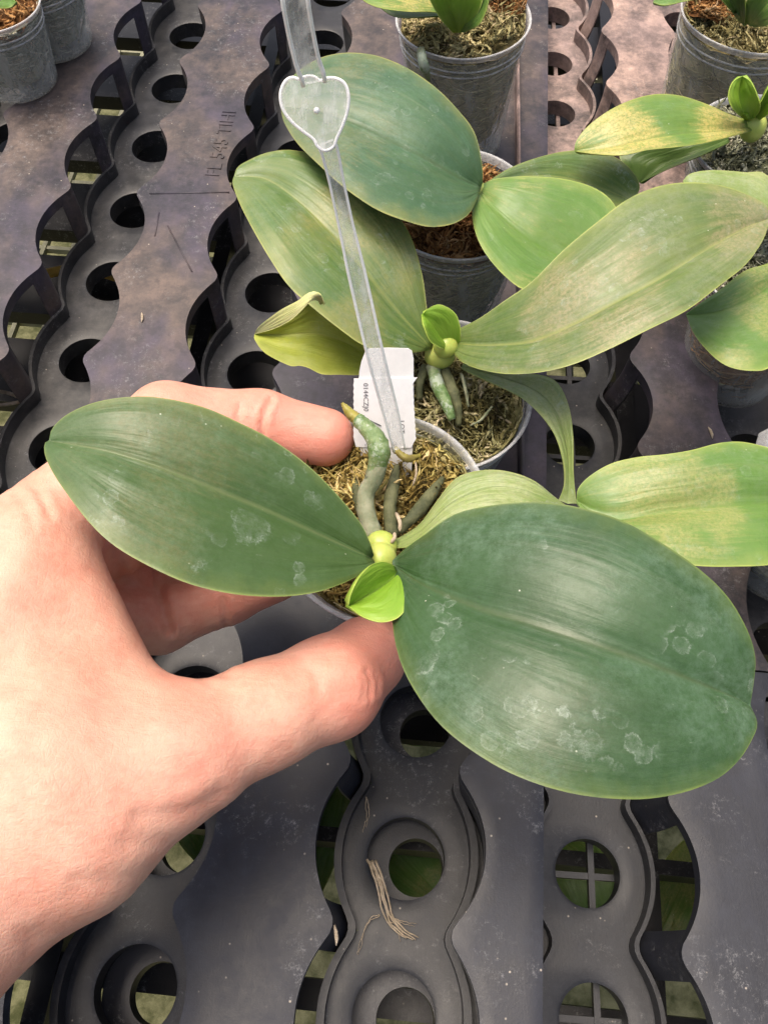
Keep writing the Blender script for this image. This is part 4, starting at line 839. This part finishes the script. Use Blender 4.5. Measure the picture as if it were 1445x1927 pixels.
def mat_skin():
    n = NT('skin'); at_ = n.N.new('ShaderNodeAttribute'); at_.attribute_name = 'tone'
    mott = n.ramp(n.noise(1.1, 5, .6), .35, .68); fine = n.ramp(n.noise(7, 6, .7), .35, .7)
    c = n.mix(mott, (.71, .335, .235), (.78, .435, .315)); c = n.mix(n.math('MULTIPLY', fine, .25), c, (.82, .53, .41))
    c = n.mix(n.math('MULTIPLY', at_.outputs['Fac'], .8), c, (.76, .25, .19))
    fr = n.math('MULTIPLY', n.ramp(n.vor(1.6), .03, .10, 1, 0), n.ramp(n.noise(.5, 1), .5, .6)); c = n.mix(n.math('MULTIPLY', fr, .35), c, (.42, .20, .14))
    v = n.map(n.obj(), (1.2, 1.2, 1.2), (0, 0, 0)); ln = n.noise(1, 5, .6, vec=n.map(n.obj(), (1.1, 5.5, 4.0), (.3, .35, -.65)), dist=.4)
    cr = n.vor(7.0, 'DISTANCE_TO_EDGE', vec=n.map(n.obj(), (1.5, .75, 1), (0, 0, .5)))
    h_ = n.math('ADD', n.math('MULTIPLY', ln, 1.0), n.math('MULTIPLY', n.ramp(cr, 0, .15), .08)); h_ = n.math('ADD', h_, n.math('MULTIPLY', n.noise(22, 4, .7), .35))
    c = n.mix(n.math('MULTIPLY', n.ramp(ln, .30, .5, 1, 0), .22), c, (.74, .40, .29))
    m = n.out(color=c, rough=n.math('ADD', n.math('MULTIPLY', fine, .12), .42), spec=.42, normal=n.bump(h_, .42, .0008, prev=n.bump(n.noise(.55, 3, .5), .25, .004)), sss=.28)
    n.b.inputs['Subsurface Radius'].default_value = (1.0, .35, .2); n.b.inputs['Subsurface Scale'].default_value = .0035
    return m
M['skin'] = mat_skin()
HVt, HFq, HT = build_hand()
hand = mesh('hand', HVt, HFq.tolist(), M['skin'], None, attr=HT, pos=at(-300, 1850, 16))
tag(hand, 'bare left hand reaching in from the left and pinching the clear pot', 'hand')
# thumb nail, seen edge-on at the tip
NV, NF, c0 = [], [], at(722, 1232, 21.7); ax1 = at(728, 1170, 22.6) - at(722, 1275, 21.0); ax1 /= np.linalg.norm(ax1); nd = np.array([.93, -.30, .2]); nd -= ax1 * (nd @ ax1); nd /= np.linalg.norm(nd); s3 = np.cross(ax1, nd)
for t_ in (0, .05):
    for i in range(11):
        for j in range(9):
            u_ = (i / 10 - .5) * 1.35; w_ = (j / 8 - .5) * 2; ww = .62 * math.sqrt(max(.05, 1 - (abs(i / 10 - .5) * 2) ** 4 * .8))
            NV.append(c0 + ax1 * u_ + s3 * math.sin(w_ * 1.1) * ww + nd * (math.cos(w_ * 1.1) * .42 - .22 - t_ - .05 * (u_ / .7) ** 2))
for i in range(10):
    for j in range(8):
        q = (i * 9 + j, i * 9 + j + 1, (i + 1) * 9 + j + 1, (i + 1) * 9 + j); NF += [q, tuple(k + 99 for k in q)[::-1]]
    for j in (0, 8): NF.append((i * 9 + j, (i + 1) * 9 + j, (i + 1) * 9 + j + 99, i * 9 + j + 99))
for i in (0, 10):
    for j in range(8): NF.append((i * 9 + j, i * 9 + j + 1, i * 9 + j + 100, i * 9 + j + 99))
mesh('nail', NV, NF, M['nail'], hand)

# ---------------------------------------------------------------- small things
dk = thing('dry_fibre', 'frayed dry leaf fibre lying over the ring hole at the bottom centre', 'dry leaf', on(715, 1650, -2))
for P_, w_ in (([(690, 1500, -1.9), (694, 1530, -1.9), (688, 1560, -1.9)], .07), ([(700, 1620, -1.5), (712, 1650, -1.3), (722, 1690, -1.6), (732, 1725, -1.75), (756, 1752, -1.8), (778, 1765, -1.85)], .15), ([(716, 1722, -1.7), (695, 1732, -1.75), (682, 1760, -1.75), (672, 1800, -1.85)], .05), ([(740, 1728, -1.75), (760, 1740, -1.75), (780, 1746, -1.8)], .05), ([(735, 1735, -1.75), (750, 1755, -1.8), (752, 1770, -1.85)], .05)):
    pts = spline([on(*p) for p in P_], 18); mb = MB()
    nst = 5 if w_ > .1 else 2
    for q in range(nst):
        off = np.array([(q - nst / 2) * w_ * .42, 0, RNG.uniform(0, .06)]); jit = np.cumsum(RNG.normal(0, .016, (18, 3)) * (1, 1, .3), 0); mb.tube(pts + off + jit, np.linspace(w_ * .32, w_ * .14, 18), 6)
    mb.build('strand', M['dry'], dk)
mb = MB(); mb.tube(spline([on(88, 515, -7), (on(150, 505, -7.2)), on(215, 520, -7), on(330, 560, -7)], 14), .28, 8)
tag(mb.build('yellow_stick', M['yellow'], pos=on(150, 505, -7.6)), 'yellow stick lying under the long tray, seen through its left holes', 'stick')
mb = MB(); mb.tube(spline([on(-40, 735, -2.8), on(10, 738, -2.9), on(42, 752, -3.1), (on(20, 760, -3.2)), on(-30, 764, -3.2)], 20), .09, 7)
tag(mb.build('dry_twig', M['dry'], pos=on(0, 750, -3.2)), 'thin bent dry twig in the tray hole at the left edge above the hand', 'twig')
mb = MB(); extr(mb, [on(1418, 850, 5.2), on(1428, 815, 5.6), on(1445, 806, 5.8), on(1500, 812, 5.8), on(1500, 862, 5.2)], (0, -.3, .95), 0, .06)
tag(mb.build('plant_label', M['pot_rim'], pos=on(1450, 850, 5.1)), 'grey weathered label tip at the right edge above the broad green leaf', 'plant label')
for (p_, lb_) in (((632, 1760, 1.63), 'pale husk on the slat edge left of the dry fibre'), ((1336, 815, 1.02), 'tiny pale husk on the brownish slat at the right'), ((268, 598, .02), 'small pale husk on the purple-grey slat above the index finger')):
    mb = MB(); c = on(*p_); mb.tube([c + np.array([-.05, .28, .03]), c + np.array([0, .1, .05]), c + np.array([.03, -.1, .05]), c + np.array([.02, -.28, .03])], [.015, .06, .06, .015], 7); tag(mb.build('husk', M['dry'], pos=c), lb_, 'husk')
lp = thing('orchid_plant', 'orchid leaves growing on the shelf below, seen through the lowest tray holes', 'orchid', on(900, 1700, -22))
for (bx, by, tx, ty, w_, z_) in ((640, 1480, 840, 1700, 120, -15), (1180, 1900, 1330, 1560, 60, -13), (1020, 1560, 1120, 1800, 110, -16), (700, 1240, 810, 1400, 60, -14), (330, 1480, 430, 1640, 50, -14), (560, 1740, 640, 1420, 42, -13)):
    dx, dy = tx - bx, ty - by; L_ = math.hypot(dx, dy); px_, py_ = -dy / L_, dx / L_
    md = [(bx + dx * t, by + dy * t, z_ + 1.5 * math.sin(3 * t)) for t in (0, .25, .5, .75, 1)]
    lf = [(bx + dx * t + px_ * w_ * k, by + dy * t + py_ * w_ * k) for t, k in ((0, .1), (.2, .7), (.45, 1), (.75, .85), (.93, .45), (1, 0))]
    rt = [(bx + dx * t - px_ * w_ * k, by + dy * t - py_ * w_ * k) for t, k in ((0, .1), (.2, .7), (.45, 1), (.75, .85), (.93, .45), (1, 0))]
    leaf(lp, G['fresh'], md, lf, rt, (.4, .4), .1, .1, .15, nu=26, nv=12)
